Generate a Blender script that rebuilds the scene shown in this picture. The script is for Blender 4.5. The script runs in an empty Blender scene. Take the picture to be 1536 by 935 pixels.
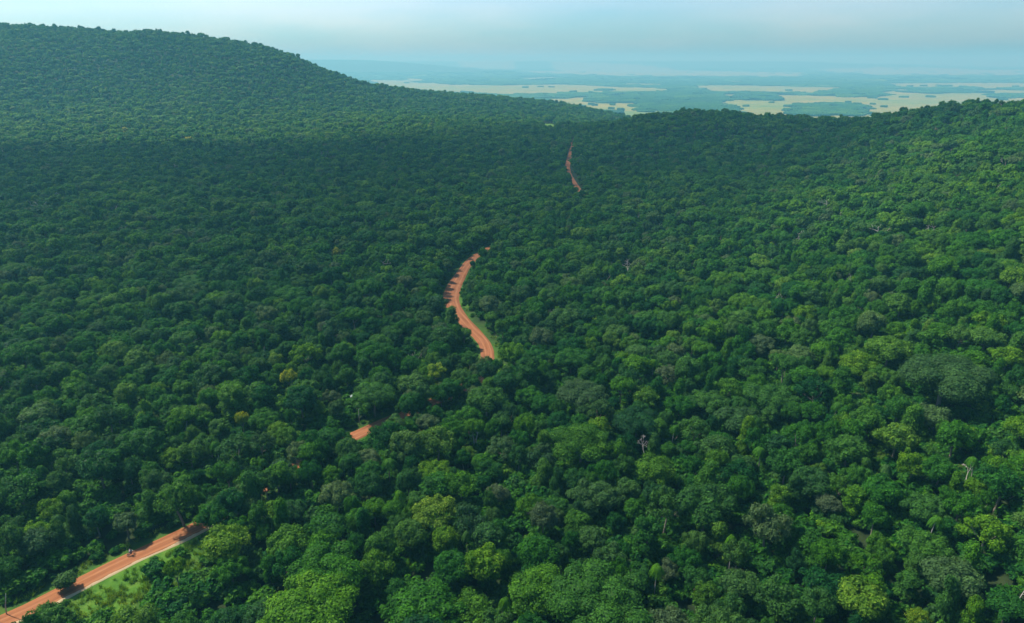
import bpy, math, random
import numpy as np
from mathutils import Vector, Matrix
R = math.radians
PI = math.pi
sc = bpy.context.scene
COL = sc.collection

# ------------------------------------------------------------------ camera
W0, H0, F0 = 1536.0, 935.0, 1024.0        # photograph's frame, focal length in its pixels
CAM_Z = 110.0
PITCH = math.atan((467.5 - 91.0) / F0)
cam_d = bpy.data.cameras.new('camera')
cam_d.sensor_width = 36.0
cam_d.lens = 36.0 * F0 / W0
cam_d.clip_start = 1.0
cam_d.clip_end = 90000.0
cam = bpy.data.objects.new('camera', cam_d)
COL.objects.link(cam)
cam.location = (0, 0, CAM_Z)
cam.rotation_euler = (PI / 2 - PITCH, 0, 0)
sc.camera = cam

# ------------------------------------------------------------------ sky, sun, exposure
SUN_EL, SUN_AZ = R(52), R(-62)            # azimuth from +Y, to the left of the view
SUN_DIR = Vector((math.sin(SUN_AZ) * math.cos(SUN_EL), math.cos(SUN_AZ) * math.cos(SUN_EL), math.sin(SUN_EL)))
SKY_STRENGTH, SUN_STRENGTH, EXPOSURE = 0.077, 4.9, 1.25
HAZE_DENSITY = 0.00020
HAZE_COLOR = (0.160, 0.53, 0.66)
HAZE_ABSORB = (0.316, 0.047, 0.0)        # red light is scattered and lost less than blue
wd = bpy.data.worlds.new('World')
sc.world = wd
wd.use_nodes = True
wn, wl = wd.node_tree.nodes, wd.node_tree.links
bg = wn['Background']
sky = wn.new('ShaderNodeTexSky')
sky.sky_type = 'NISHITA'
sky.sun_disc = False
sky.sun_elevation = SUN_EL
sky.sun_rotation = SUN_AZ
sky.altitude = 100
sky.air_density = 1.0
sky.dust_density = 1.4
sky.ozone_density = 2.0
# thin high cloud veil, seen in the photograph as a paler and a greyer part of the sky
tc = wn.new('ShaderNodeTexCoord')
mp = wn.new('ShaderNodeMapping'); mp.inputs['Scale'].default_value = (1.2, 1.2, 6.0)
nz = wn.new('ShaderNodeTexNoise'); nz.inputs['Scale'].default_value = 1.6; nz.inputs['Detail'].default_value = 5
cr = wn.new('ShaderNodeValToRGB')
cr.color_ramp.elements[0].position = 0.40; cr.color_ramp.elements[0].color = (0.53, 0.88, 1.10, 1)
cr.color_ramp.elements[1].position = 0.62; cr.color_ramp.elements[1].color = (0.82, 0.99, 1.14, 1)
mx = wn.new('ShaderNodeMix'); mx.data_type = 'RGBA'; mx.blend_type = 'MULTIPLY'; mx.inputs[0].default_value = 1.0
wl.new(tc.outputs['Generated'], mp.inputs[0]); wl.new(mp.outputs[0], nz.inputs['Vector'])
wl.new(nz.outputs['Fac'], cr.inputs['Fac'])
wl.new(sky.outputs[0], mx.inputs[6]); wl.new(cr.outputs[0], mx.inputs[7])
wl.new(mx.outputs[2], bg.inputs['Color'])
bg.inputs['Strength'].default_value = SKY_STRENGTH

sun_d = bpy.data.lights.new('sun', 'SUN')
sun_d.energy = SUN_STRENGTH
sun_d.angle = R(2.5)
sun_d.color = (1.0, 0.94, 0.79)
sun = bpy.data.objects.new('sun', sun_d)
COL.objects.link(sun)
sun.rotation_euler = (-SUN_DIR).to_track_quat('-Z', 'Y').to_euler()
sun.location = SUN_DIR * 3000
sc.view_settings.view_transform = 'Standard'
sc.view_settings.look = 'None'
sc.view_settings.gamma = 1
sc.view_settings.exposure = EXPOSURE
sc.view_settings.use_curve_mapping = False
sc.cycles.max_bounces = 6
sc.cycles.diffuse_bounces = 4
sc.cycles.glossy_bounces = 1
sc.cycles.transmission_bounces = 3
sc.cycles.volume_bounces = 0
sc.cycles.transparent_max_bounces = 8

# ------------------------------------------------------------------ helpers
SP, CP = math.sin(PITCH), math.cos(PITCH)

def ray(px, py):
    """Direction from the camera through a pixel of the 1536x935 photograph, scaled so that y is 1."""
    u = (px - W0 / 2) / F0; v = (py - H0 / 2) / F0
    d = np.array([u, CP - v * SP, -SP - v * CP])
    return d / d[1]

def at_y(px, py, Y):
    return ray(px, py) * Y + np.array([0, 0, CAM_Z])

def at_z(px, py, z):
    r = ray(px, py)
    return r * ((z - CAM_Z) / r[2]) + np.array([0, 0, CAM_Z])

def project(x, y, z):
    """World points to pixels of the photograph and the distance along the view axis."""
    z = z - CAM_Z
    depth = y * CP - z * SP
    up = y * SP + z * CP
    depth_s = np.maximum(depth, 1e-3)
    return W0 / 2 + F0 * x / depth_s, H0 / 2 - F0 * up / depth_s, depth

def sstep(a, b, x):
    t = np.clip((x - a) / (b - a), 0, 1)
    return t * t * (3 - 2 * t)

def vnoise(x, y, scale, seed=0):
    """Smooth value noise in -1..1, numpy."""
    x = np.asarray(x, float) / scale + seed * 17.31; y = np.asarray(y, float) / scale - seed * 9.77
    xi = np.floor(x).astype(np.int64); yi = np.floor(y).astype(np.int64)
    fx = x - xi; fy = y - yi
    fx = fx * fx * (3 - 2 * fx); fy = fy * fy * (3 - 2 * fy)
    def h(a, b):
        n = (a * 374761393 + b * 668265263 + seed * 1442695) & 0x7fffffff
        n = ((n ^ (n >> 13)) * 1274126177) & 0x7fffffff
        return ((n ^ (n >> 16)) & 0xffff) / 32767.5 - 1
    return (h(xi, yi) * (1 - fx) + h(xi + 1, yi) * fx) * (1 - fy) + (h(xi, yi + 1) * (1 - fx) + h(xi + 1, yi + 1) * fx) * fy

def fbm(x, y, scale, seed=0, n=3):
    s = 0; a = 1; t = 0
    for i in range(n):
        s = s + a * vnoise(x, y, scale / 2 ** i, seed + i); t += a; a *= 0.5
    return s / t

def in_poly(x, y, poly):
    x = np.asarray(x, float); y = np.asarray(y, float)
    ins = np.zeros(x.shape, bool)
    n = len(poly)
    for i in range(n):
        x0, y0 = poly[i][:2]; x1, y1 = poly[(i + 1) % n][:2]
        if y0 == y1: continue
        c = ((y0 > y) != (y1 > y)) & (x < (x1 - x0) * (y - y0) / (y1 - y0) + x0)
        ins ^= c
    return ins

def seg_dist(x, y, line):
    """Distance to a polyline, signed side (+ left of travel), index parameter."""
    x = np.asarray(x, float); y = np.asarray(y, float)
    best = np.full(x.shape, 1e9); par = np.zeros(x.shape); side = np.zeros(x.shape)
    for i in range(len(line) - 1):
        ax, ay = line[i][:2]; bx, by = line[i + 1][:2]
        dx, dy = bx - ax, by - ay; L2 = dx * dx + dy * dy
        t = np.clip(((x - ax) * dx + (y - ay) * dy) / L2, 0, 1)
        qx = ax + t * dx; qy = ay + t * dy
        d = np.hypot(x - qx, y - qy)
        m = d < best
        best = np.where(m, d, best); par = np.where(m, i + t, par)
        side = np.where(m, np.sign(dx * (y - ay) - dy * (x - ax)), side)
    return best, side, par

def mesh_from(name, verts, faces, attrs=None, smooth=False, mats=()):
    """verts (n,3); faces: array (m,3|4) or list of such arrays."""
    me = bpy.data.meshes.new(name)
    if isinstance(faces, np.ndarray): faces = [faces]
    faces = [f for f in faces if len(f)]
    verts = np.asarray(verts, np.float32)
    me.vertices.add(len(verts)); me.vertices.foreach_set('co', verts.ravel())
    nl = sum(f.size for f in faces); nf = sum(len(f) for f in faces)
    me.loops.add(nl); me.polygons.add(nf)
    me.loops.foreach_set('vertex_index', np.concatenate([f.ravel() for f in faces]).astype(np.int32))
    tot = np.concatenate([np.full(len(f), f.shape[1]) for f in faces]).astype(np.int32)
    st = np.concatenate([[0], np.cumsum(tot)[:-1]]).astype(np.int32)
    me.polygons.foreach_set('loop_start', st)
    me.polygons.foreach_set('use_smooth', np.full(nf, smooth))
    for k, a in (attrs or {}).items():
        a = np.asarray(a, np.float32)
        if a.ndim == 1:
            at = me.attributes.new(k, 'FLOAT', 'POINT'); at.data.foreach_set('value', a)
        else:
            at = me.attributes.new(k, 'FLOAT_VECTOR', 'POINT'); at.data.foreach_set('vector', a.ravel())
    for m in mats: me.materials.append(m)
    me.update(calc_edges=True)
    me.validate()
    return me

def link(name, me, parent=None, loc=None):
    o = bpy.data.objects.new(name, me)
    COL.objects.link(o)
    if parent: o.parent = parent
    if loc is not None: o.location = loc
    return o

def tag(o, label=None, cat=None, group=None, kind=None):
    if label: o['label'] = label
    if cat: o['category'] = cat
    if group: o['group'] = group
    if kind: o['kind'] = kind
    return o

class MB:
    """Collects tubes, boxes and balls into one mesh."""
    def __init__(s): s.v = []; s.f4 = []; s.f3 = []; s.n = 0
    def add(s, v, f4=None, f3=None):
        v = np.asarray(v, float)
        if f4 is not None and len(f4): s.f4.append(np.asarray(f4) + s.n)
        if f3 is not None and len(f3): s.f3.append(np.asarray(f3) + s.n)
        s.v.append(v); s.n += len(v)
    def tube(s, pts, rad, n=7, cap=True):
        pts = np.asarray(pts, float); k = len(pts)
        rad = np.broadcast_to(np.asarray(rad, float), (k,))
        vs = []
        for i in range(k):
            t = pts[min(i + 1, k - 1)] - pts[max(i - 1, 0)]; t = t / (np.linalg.norm(t) + 1e-9)
            a = np.cross(t, [0, 0, 1.0] if abs(t[2]) < 0.9 else [1.0, 0, 0]); a /= np.linalg.norm(a); b = np.cross(t, a)
            an = np.linspace(0, 2 * PI, n, endpoint=False)
            vs.append(pts[i] + rad[i] * (np.cos(an)[:, None] * a + np.sin(an)[:, None] * b))
        vs = np.concatenate(vs)
        f = [(i * n + j, i * n + (j + 1) % n, (i + 1) * n + (j + 1) % n, (i + 1) * n + j) for i in range(k - 1) for j in range(n)]
        f3 = []
        if cap:
            vs = np.concatenate([vs, pts[:1], pts[-1:]])
            for j in range(n):
                f3.append((k * n, (j + 1) % n, j)); f3.append((k * n + 1, (k - 1) * n + j, (k - 1) * n + (j + 1) % n))
        s.add(vs, f, f3)
    def box(s, c, size, rz=0):
        x, y, z = [q / 2 for q in size]
        v = np.array([(a * x, b * y, d * z) for d in (-1, 1) for b in (-1, 1) for a in (-1, 1)])
        cr_, sr = math.cos(rz), math.sin(rz)
        v = np.stack([v[:, 0] * cr_ - v[:, 1] * sr, v[:, 0] * sr + v[:, 1] * cr_, v[:, 2]], 1) + np.array(c)
        s.add(v, [(0, 2, 3, 1), (4, 5, 7, 6), (0, 1, 5, 4), (2, 6, 7, 3), (0, 4, 6, 2), (1, 3, 7, 5)])
    def ball(s, c, r, nu=12, nv=8):
        r = np.broadcast_to(np.asarray(r, float), (3,))
        v = [(0, 0, 1.0)]
        for i in range(1, nv):
            for j in range(nu):
                a = PI * i / nv; b = 2 * PI * j / nu
                v.append((math.sin(a) * math.cos(b), math.sin(a) * math.sin(b), math.cos(a)))
        v.append((0, 0, -1.0))
        f4 = [(1 + i * nu + j, 1 + (i + 1) * nu + j, 1 + (i + 1) * nu + (j + 1) % nu, 1 + i * nu + (j + 1) % nu) for i in range(nv - 2) for j in range(nu)]
        f3 = [(0, 1 + j, 1 + (j + 1) % nu) for j in range(nu)] + [(len(v) - 1, 1 + (nv - 2) * nu + (j + 1) % nu, 1 + (nv - 2) * nu + j) for j in range(nu)]
        s.add(np.array(v) * r + np.array(c), f4, f3)
    def mesh(s, name, mat, smooth=True):
        fs = []
        if s.f4: fs.append(np.concatenate(s.f4))
        if s.f3: fs.append(np.concatenate(s.f3))
        return mesh_from(name, np.concatenate(s.v), fs, smooth=smooth, mats=[mat])

# ------------------------------------------------------------------ materials
def newmat(name):
    m = bpy.data.materials.new(name); m.use_nodes = True
    return m, m.node_tree.nodes, m.node_tree.links, m.node_tree.nodes['Principled BSDF']

def attr(n, name, typ='GEOMETRY'):
    a = n.new('ShaderNodeAttribute'); a.attribute_name = name; a.attribute_type = typ
    return a

def math_node(n, l, op, a, b=None, clamp=False):
    m = n.new('ShaderNodeMath'); m.operation = op; m.use_clamp = clamp
    for i, q in enumerate((a, b)):
        if q is None: continue
        if isinstance(q, (int, float)): m.inputs[i].default_value = q
        else: l.new(q, m.inputs[i])
    return m.outputs[0]

def mix_rgb(n, l, fac, a, b, mode='MIX'):
    m = n.new('ShaderNodeMix'); m.data_type = 'RGBA'; m.blend_type = mode
    for i, q in ((0, fac), (6, a), (7, b)):
        if isinstance(q, (int, float)): m.inputs[i].default_value = q
        elif isinstance(q, tuple): m.inputs[i].default_value = (*q, 1)
        else: l.new(q, m.inputs[i])
    return m.outputs[2]

def foliage_material():
    m, n, l, p = newmat('foliage')
    tint = attr(n, 'tint', 'INSTANCER'); grey = attr(n, 'grey', 'INSTANCER'); lv = attr(n, 'leafvar')
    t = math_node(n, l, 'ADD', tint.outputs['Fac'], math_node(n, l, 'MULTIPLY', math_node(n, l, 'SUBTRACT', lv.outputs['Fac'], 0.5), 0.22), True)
    r = n.new('ShaderNodeValToRGB'); l.new(t, r.inputs[0])
    e = r.color_ramp.elements
    stops = [(0.0, (0.008, 0.056, 0.014)), (0.25, (0.016, 0.088, 0.009)), (0.5, (0.036, 0.130, 0.006)), (0.7, (0.066, 0.168, 0.006)),
             (0.86, (0.115, 0.200, 0.010)), (0.95, (0.18, 0.22, 0.015)), (1.0, (0.30, 0.28, 0.02))]
    e[0].position, e[0].color = stops[0][0], (*stops[0][1], 1)
    e[1].position, e[1].color = stops[-1][0], (*stops[-1][1], 1)
    for q, c in stops[1:-1]:
        x = e.new(q); x.color = (*c, 1)
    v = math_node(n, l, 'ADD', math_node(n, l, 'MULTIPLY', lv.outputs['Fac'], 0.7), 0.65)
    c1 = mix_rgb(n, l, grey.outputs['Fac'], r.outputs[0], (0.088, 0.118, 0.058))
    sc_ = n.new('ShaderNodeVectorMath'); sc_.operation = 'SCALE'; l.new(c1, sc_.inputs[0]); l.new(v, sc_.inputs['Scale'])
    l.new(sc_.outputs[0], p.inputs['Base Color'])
    p.inputs['Roughness'].default_value = 0.55
    p.inputs['Specular IOR Level'].default_value = 0.06
    tr = n.new('ShaderNodeBsdfTranslucent')
    sc2 = n.new('ShaderNodeVectorMath'); sc2.operation = 'MULTIPLY'; l.new(sc_.outputs[0], sc2.inputs[0]); sc2.inputs[1].default_value = (1.35, 1.35, 0.5)
    l.new(sc2.outputs[0], tr.inputs['Color'])
    ms = n.new('ShaderNodeMixShader'); ms.inputs[0].default_value = 0.36
    l.new(p.outputs[0], ms.inputs[1]); l.new(tr.outputs[0], ms.inputs[2])
    l.new(ms.outputs[0], n['Material Output'].inputs['Surface'])
    return m

def bark_material(name, a, b):
    m, n, l, p = newmat(name)
    tc = n.new('ShaderNodeTexCoord'); nz = n.new('ShaderNodeTexNoise'); nz.inputs['Scale'].default_value = 1.6; nz.inputs['Detail'].default_value = 6
    l.new(tc.outputs['Object'], nz.inputs['Vector'])
    l.new(mix_rgb(n, l, nz.outputs['Fac'], a, b), p.inputs['Base Color'])
    p.inputs['Roughness'].default_value = 0.9
    return m

def plain_material(name, col, rough=0.6, metal=0.0, var=0.12, scale=8.0):
    m, n, l, p = newmat(name)
    tc = n.new('ShaderNodeTexCoord'); nz = n.new('ShaderNodeTexNoise'); nz.inputs['Scale'].default_value = scale; nz.inputs['Detail'].default_value = 4
    l.new(tc.outputs['Object'], nz.inputs['Vector'])
    l.new(mix_rgb(n, l, nz.outputs['Fac'], tuple(c * (1 - var * 2) for c in col), tuple(min(1, c * (1 + var * 2)) for c in col)), p.inputs['Base Color'])
    p.inputs['Roughness'].default_value = rough; p.inputs['Metallic'].default_value = metal
    return m

M_LEAF = foliage_material()
M_BARK = bark_material('bark', (0.10, 0.085, 0.06), (0.22, 0.19, 0.15))
M_PALE = bark_material('pale_bark', (0.20, 0.185, 0.16), (0.40, 0.375, 0.34))

# ------------------------------------------------------------------ terrain
ctrl = []
def cz(x, y, z): ctrl.append((x, y, z))
def cp(px, py, Y, canopy=9.0):
    q = at_y(px, py, Y); ctrl.append((q[0], q[1], q[2] - canopy))
for x, y, z in [(-150, 60, 0), (-40, 60, 0), (-100, 150, 0), (-220, 150, 0), (-200, 260, 0), (0, 250, 0), (0, 360, 0), (-320, 380, 0), (-110, 480, 0),
                (40, 560, 0), (-200, 640, 0), (-480, 560, 1), (90, 760, 0), (-350, 300, 1), (-150, 800, 2), (90, 950, 1),
                (-620, 820, 8), (-380, 850, 6), (-850, 850, 20), (-60, 900, 4), (60, 1150, 2), (-150, 1150, 14),
                (70, 60, 5), (95, 105, 12), (60, 160, 3), (150, 160, 22), (130, 300, 9), (190, 240, 33), (300, 420, 49), (240, 560, 18), (290, 700, 22),
                (150, 420, 8), (150, 640, 4), (190, 820, 8), (500, 480, 72), (480, 300, 70), (380, 180, 58), (250, 100, 45), (700, 400, 72), (600, 620, 60),
                (560, 800, 28), (450, 760, 44), (430, 1060, 8), (300, 1350, -25), (650, 1500, -60), (900, 900, 30), (1100, 500, 60), (1200, 1500, -90),
                (-1400, 2000, 150), (-900, 2000, 110), (-1600, 1500, 165), (-500, 1900, 70), (-600, 1700, 112), (-900, 1700, 145), (-330, 1700, 45), (-150, 1900, 10), (-1300, 1200, 110), (-1500, 700, 60), (-900, 400, 6), (-900, 0, 0), (0, -200, 0), (500, -200, 40)]:
    cz(x, y, z)
for q in [(0, 40, 1500), (110, 46, 1500), (230, 52, 1500), (340, 64, 1500), (390, 74, 1480), (430, 86, 1460), (480, 110, 1460), (530, 133, 1480), (600, 137, 1560), (700, 142, 1680), (800, 150, 1780), (860, 158, 1820), (930, 184, 1500), (975, 188, 1500),
          (1536, 156, 600), (1470, 157, 620), (1380, 166, 690), (1290, 180, 770), (1200, 178, 850), (1130, 177, 910), (1060, 168, 960), (985, 171, 1000), (940, 182, 1090),
          (100, 150, 1180), (250, 150, 1180), (400, 160, 1180), (550, 165, 1250), (700, 170, 1350), (100, 90, 1340), (300, 100, 1340)]:
    cp(*q)
C = np.array(ctrl)
TS = 500.0
def _phi(r2): return 0.5 * r2 * np.log(r2 + 1e-9)
_P = C[:, :2] / TS
_d2 = ((_P[:, None] - _P[None]) ** 2).sum(-1)
_n = len(C)
_A = np.zeros((_n + 3, _n + 3)); _A[:_n, :_n] = _phi(_d2) + np.eye(_n) * 0.002
_A[:_n, _n] = 1; _A[:_n, _n + 1:] = _P; _A[_n, :_n] = 1; _A[_n + 1:, :_n] = _P.T
_w = np.linalg.solve(_A, np.concatenate([C[:, 2], [0, 0, 0]]))
PLAIN_Z = -120.0

def far_hills(x, y):
    d = np.hypot(x, y)
    h = np.zeros_like(d)
    az = np.degrees(np.arctan2(x, y))
    # low wooded hills beyond the left shoulder, and the long flat-topped range on the horizon
    top1 = 245 * sstep(3, -13, az) * sstep(-60, -30, az)
    h = np.maximum(h, top1 * sstep(10500, 12800, d + 900 * fbm(x, y, 2500, 5)) * (1 - 0.6 * sstep(15000, 19000, d)))
    top2 = (205 + 9 * fbm(x, y, 2600, 8)) * (1 - 0.35 * sstep(21, 27, az)) * (1 - 0.75 * sstep(27, 34, az))
    h = np.maximum(h, top2 * sstep(17000, 19800, d + 1500 * fbm(x, y, 4000, 3)))
    return h

def terrain(x, y):
    x = np.asarray(x, float); y = np.asarray(y, float)
    shp = x.shape; x = x.ravel(); y = y.ravel()
    xc = np.clip(x, -1700, 1300) / TS; yc = np.clip(y, -300, 2300) / TS
    z = _w[_n] + _w[_n + 1] * xc + _w[_n + 2] * yc
    for i in range(_n):
        z = z + _w[i] * _phi((xc - _P[i, 0]) ** 2 + (yc - _P[i, 1]) ** 2)
    z = z + 1.6 * fbm(x, y, 70, 2) * sstep(60, 160, np.hypot(x - 0, y - 0)) * (0.35 + sstep(5, 30, z)) + 5.0 * fbm(x, y, 160, 12) * sstep(20, 60, z) + 7.0 * fbm(x, y, 380, 13) * sstep(10, 50, z) * sstep(900, 1100, y)
    edge = np.interp(x, [-1200, -420, -330, -250, -110, 50, 160, 280, 500], [2100, 1600, 1540, 1600, 1700, 1800, 1800, 1640, 1640]) + 25 * fbm(x, y, 300, 4)
    w = sstep(edge, edge + 560, y)
    w = np.maximum(w, sstep(1500, 2300, x)); w = np.maximum(w, sstep(2400, 3600, -x))
    pl = PLAIN_Z + 2.0 * fbm(x, y, 1500, 6) + far_hills(x, y)
    z = np.minimum(z, 200)
    return (z * (1 - w) + pl * w).reshape(shp)

# non-uniform sheet: fine near the camera, coarse at the horizon
def stretched(lo, hi, n, fine, power):
    t = np.linspace(-1, 1, n)
    return t
def axis(near_step, near, far, growth):
    a = [0.0]; s = near_step
    while a[-1] < far:
        a.append(a[-1] + s)
        if a[-1] > near: s *= growth
    a[-1] = far
    return np.array(a)
_ax = axis(7.0, 420, 30000, 1.022)
GX = np.concatenate([-_ax[:0:-1], _ax])
_ay = axis(7.0, 1000, 30000, 1.022)
_ayn = axis(14.0, 150, 9000, 1.15)
GY = np.concatenate([-_ayn[:0:-1], _ay])
gxx, gyy = np.meshgrid(GX, GY)
GZ = terrain(gxx, gyy)

def ground_z(x, y):
    """Height of the ground sheet itself (bilinear on its grid)."""
    x = np.asarray(x, float); y = np.asarray(y, float)
    i = np.clip(np.searchsorted(GX, x) - 1, 0, len(GX) - 2); j = np.clip(np.searchsorted(GY, y) - 1, 0, len(GY) - 2)
    fx = (x - GX[i]) / (GX[i + 1] - GX[i]); fy = (y - GY[j]) / (GY[j + 1] - GY[j])
    return (GZ[j, i] * (1 - fx) + GZ[j, i + 1] * fx) * (1 - fy) + (GZ[j + 1, i] * (1 - fx) + GZ[j + 1, i + 1] * fx) * fy

def hit(px, py, canopy=0.0):
    """Where the line of sight through a pixel first meets the ground raised by canopy."""
    r = ray(px, py)
    Y = np.concatenate([np.arange(60, 3000, 1.5), np.arange(3000, 26000, 25)])
    P = r[None] * Y[:, None]; P[:, 2] += CAM_Z
    d = P[:, 2] - (ground_z(P[:, 0], P[:, 1]) + canopy)
    k = np.argmax(d < 0)
    if not (d < 0).any(): k = len(Y) - 1
    t = d[k - 1] / (d[k - 1] - d[k] + 1e-9) if k > 0 else 0
    q = P[k - 1] * (1 - t) + P[k] * t
    return q[0], q[1], q[2] - canopy

# ------------------------------------------------------------------ the road's course
def smooth_line(pts, step=3.0):
    pts = np.array(pts, float)
    out = []
    for i in range(len(pts) - 1):
        p0 = pts[max(i - 1, 0)]; p1 = pts[i]; p2 = pts[i + 1]; p3 = pts[min(i + 2, len(pts) - 1)]
        k = max(2, int(np.linalg.norm(p2 - p1) / step))
        for t in np.linspace(0, 1, k, endpoint=False):
            out.append(0.5 * ((2 * p1) + (-p0 + p2) * t + (2 * p0 - 5 * p1 + 4 * p2 - p3) * t * t + (-p0 + 3 * p1 - 3 * p2 + p3) * t ** 3))
    out.append(pts[-1])
    return np.array(out)
road_px = [(-60, 960), (40, 918), (110, 882), (200, 837), (300, 790), (390, 735), (470, 686), (552, 645), (640, 608), (712, 572), (730, 545), (727, 516), (702, 488), (681, 462), (678, 438), (697, 403), (712, 386), (734, 373),
           (775, 350), (835, 322), (871, 294), (863, 278), (853, 260), (852, 245), (857, 225), (858, 212)]
road_pts = [hit(*p)[:2] for p in road_px] + [(75, 1130), (40, 1400), (90, 1800)]
ROAD = smooth_line(road_pts, 3.5)
# which piece of the road lies open to the camera (parameter along the pixel list)
seg_lens = []
def road_param_of(px_index):
    q = np.array(road_pts[px_index]); return np.argmin(((ROAD - q) ** 2).sum(1))
OPEN = [(road_param_of(0), road_param_of(4) - 1), (road_param_of(7) - 2, road_param_of(7) + 2), (road_param_of(10) - 1, road_param_of(17)), (road_param_of(20), road_param_of(24))]
verge_px = [(60, 935), (140, 876), (215, 838), (262, 818), (312, 788), (318, 815), (300, 862), (255, 890), (200, 906), (150, 945)]
VERGE = [hit(*p)[:2] for p in verge_px]
field_small = [hit(*p)[:2] for p in [(811, 185), (831, 186), (836, 199), (814, 199)]]

# fields on the plain, traced from the photograph and laid out at their real distance
def onplain(pts): return [tuple(at_z(px, py, PLAIN_Z)[:2]) for px, py in pts]
FIELDS = [onplain(p) for p in (
    [(525, 117), (600, 121), (680, 127), (740, 128), (871, 127), (910, 130), (988, 132), (1025, 138), (962, 140), (832, 141), (780, 143), (700, 142), (620, 136), (560, 129)],
    [(795, 148), (845, 148), (884, 145), (889, 150), (905, 154), (966, 156), (955, 169), (892, 167), (866, 165), (835, 160)],
    [(930, 167), (1000, 166), (1020, 190), (880, 198), (872, 188), (889, 178), (925, 175)],
    [(1084, 142), (1185, 143), (1260, 144), (1320, 139), (1345, 134), (1700, 136), (1700, 170), (1400, 200), (1110, 200), (1095, 172), (1098, 163), (1080, 155)],
    [(1035, 128), (1110, 128), (1200, 130), (1272, 131), (1264, 140), (1140, 141), (1055, 138)],
    [(615, 97), (700, 99), (800, 104), (936, 105), (1215, 109), (1215, 117), (1100, 116.5), (936, 115.5), (820, 112), (720, 107), (660, 103)],
    [(1330, 125), (1700, 123), (1700, 134), (1400, 133), (1320, 131)],
    [(930, 125), (995, 126), (1000, 129.5), (940, 129)],
    [(600, 117), (650, 119), (655, 122.5), (606, 121)],
    [(780, 117), (845, 116), (840, 121), (785, 121.5)],
    [(1060, 122), (1130, 122), (1120, 124.5), (1070, 124)],
    [(1225, 107), (1700, 107), (1700, 116), (1300, 114)])]
ISLANDS = [onplain(p) for p in (
    [(1104, 145), (1135, 143), (1166, 146), (1162, 151), (1110, 151)],
    [(1200, 158), (1240, 156), (1285, 158), (1300, 164), (1290, 174), (1205, 174), (1198, 168)],
    [(1256, 136), (1319, 134), (1322, 144), (1262, 146)],
    [(1350, 137), (1440, 136), (1470, 139), (1400, 141)],
    [(1490, 143), (1545, 142), (1560, 146), (1500, 147)],
    [(770, 104), (830, 104), (822, 107), (775, 107)],
    [(905, 134), (912, 133), (920, 136), (906, 137)])]

def field_mask(x, y):
    """1 on open fields of the plain."""
    w = 28 + np.hypot(x, y) * 0.006
    xx = x + 0.6 * w * fbm(x, y, 200, 21) ; yy = y + 0.9 * w * fbm(x, y, 260, 22)
    m = np.zeros(np.shape(x), bool)
    for p in FIELDS: m |= in_poly(xx, yy, p)
    for p in ISLANDS: m &= ~in_poly(xx, yy, p)
    return m

# ------------------------------------------------------------------ the ground sheet
fx, fy = gxx.ravel(), gyy.ravel()
rd, rside, rpar = seg_dist(fx, fy, ROAD)
cover = np.zeros(len(fx))                     # 0 forest floor, 1 open field
cover[field_mask(fx, fy) & (fy > 2050)] = 1
grass = np.clip(1 - (rd - 3.5) / 3.0, 0, 1) * (fy < 480) * 0.7
_bend = (rside < 0) & (rpar > road_param_of(13)) & (rpar < road_param_of(14) + 3)
grass = np.maximum(grass, (in_poly(fx, fy, VERGE) | in_poly(fx, fy, field_small)).astype(float))
grass = np.maximum(grass, 0.6 * (in_poly(fx, fy, FIELDS[2]) & (fy > 2050)))
grass = np.where(_bend, np.clip(1 - (rd - 8.0) / 4.0, 0, 1), grass)
nx, ny = len(GX), len(GY)
idx = np.arange(nx * ny).reshape(ny, nx)
quads = np.stack([idx[:-1, :-1], idx[:-1, 1:], idx[1:, 1:], idx[1:, :-1]], -1).reshape(-1, 4)

def ground_material():
    m, n, l, p = newmat('ground')
    geo = n.new('ShaderNodeNewGeometry')
    def noise(scale, detail=4, rough=0.5):
        q = n.new('ShaderNodeTexNoise'); q.inputs['Scale'].default_value = scale; q.inputs['Detail'].default_value = detail
        q.inputs['Roughness'].default_value = rough; l.new(geo.outputs['Position'], q.inputs['Vector']); return q.outputs['Fac']
    def ramp(f, stops):
        r = n.new('ShaderNodeValToRGB'); l.new(f, r.inputs[0]); e = r.color_ramp.elements
        e[0].position, e[0].color = stops[0][0], (*stops[0][1], 1); e[1].position, e[1].color = stops[-1][0], (*stops[-1][1], 1)
        for q, c in stops[1:-1]: e.new(q).color = (*c, 1)
        return r.outputs[0]
    floor = ramp(noise(0.5, 6), [(0.3, (0.010, 0.020, 0.007)), (0.7, (0.022, 0.036, 0.012))])
    fld = ramp(noise(0.0013, 7, 0.6), [(0.30, (0.075, 0.145, 0.008)), (0.45, (0.14, 0.17, 0.014)), (0.55, (0.18, 0.16, 0.020)), (0.68, (0.095, 0.17, 0.010))])
    fld = mix_rgb(n, l, 0.5, fld, ramp(noise(0.012, 6, 0.65), [(0.38, (0.05, 0.095, 0.008)), (0.62, (0.19, 0.17, 0.028))]))
    grs = ramp(noise(0.28, 8, 0.75), [(0.32, (0.026, 0.078, 0.009)), (0.5, (0.052, 0.128, 0.012)), (0.66, (0.090, 0.155, 0.020))])
    c = mix_rgb(n, l, attr(n, 'cover').outputs['Fac'], floor, fld)
    c = mix_rgb(n, l, attr(n, 'grass').outputs['Fac'], c, grs)
    l.new(c, p.inputs['Base Color']); p.inputs['Roughness'].default_value = 0.95; p.inputs['Specular IOR Level'].default_value = 0.1
    return m
M_GROUND = ground_material()
g = link('ground', mesh_from('ground', np.stack([fx, fy, GZ.ravel()], 1), quads, {'cover': cover, 'grass': grass}, True, [M_GROUND]))
tag(g, kind='structure')

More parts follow.
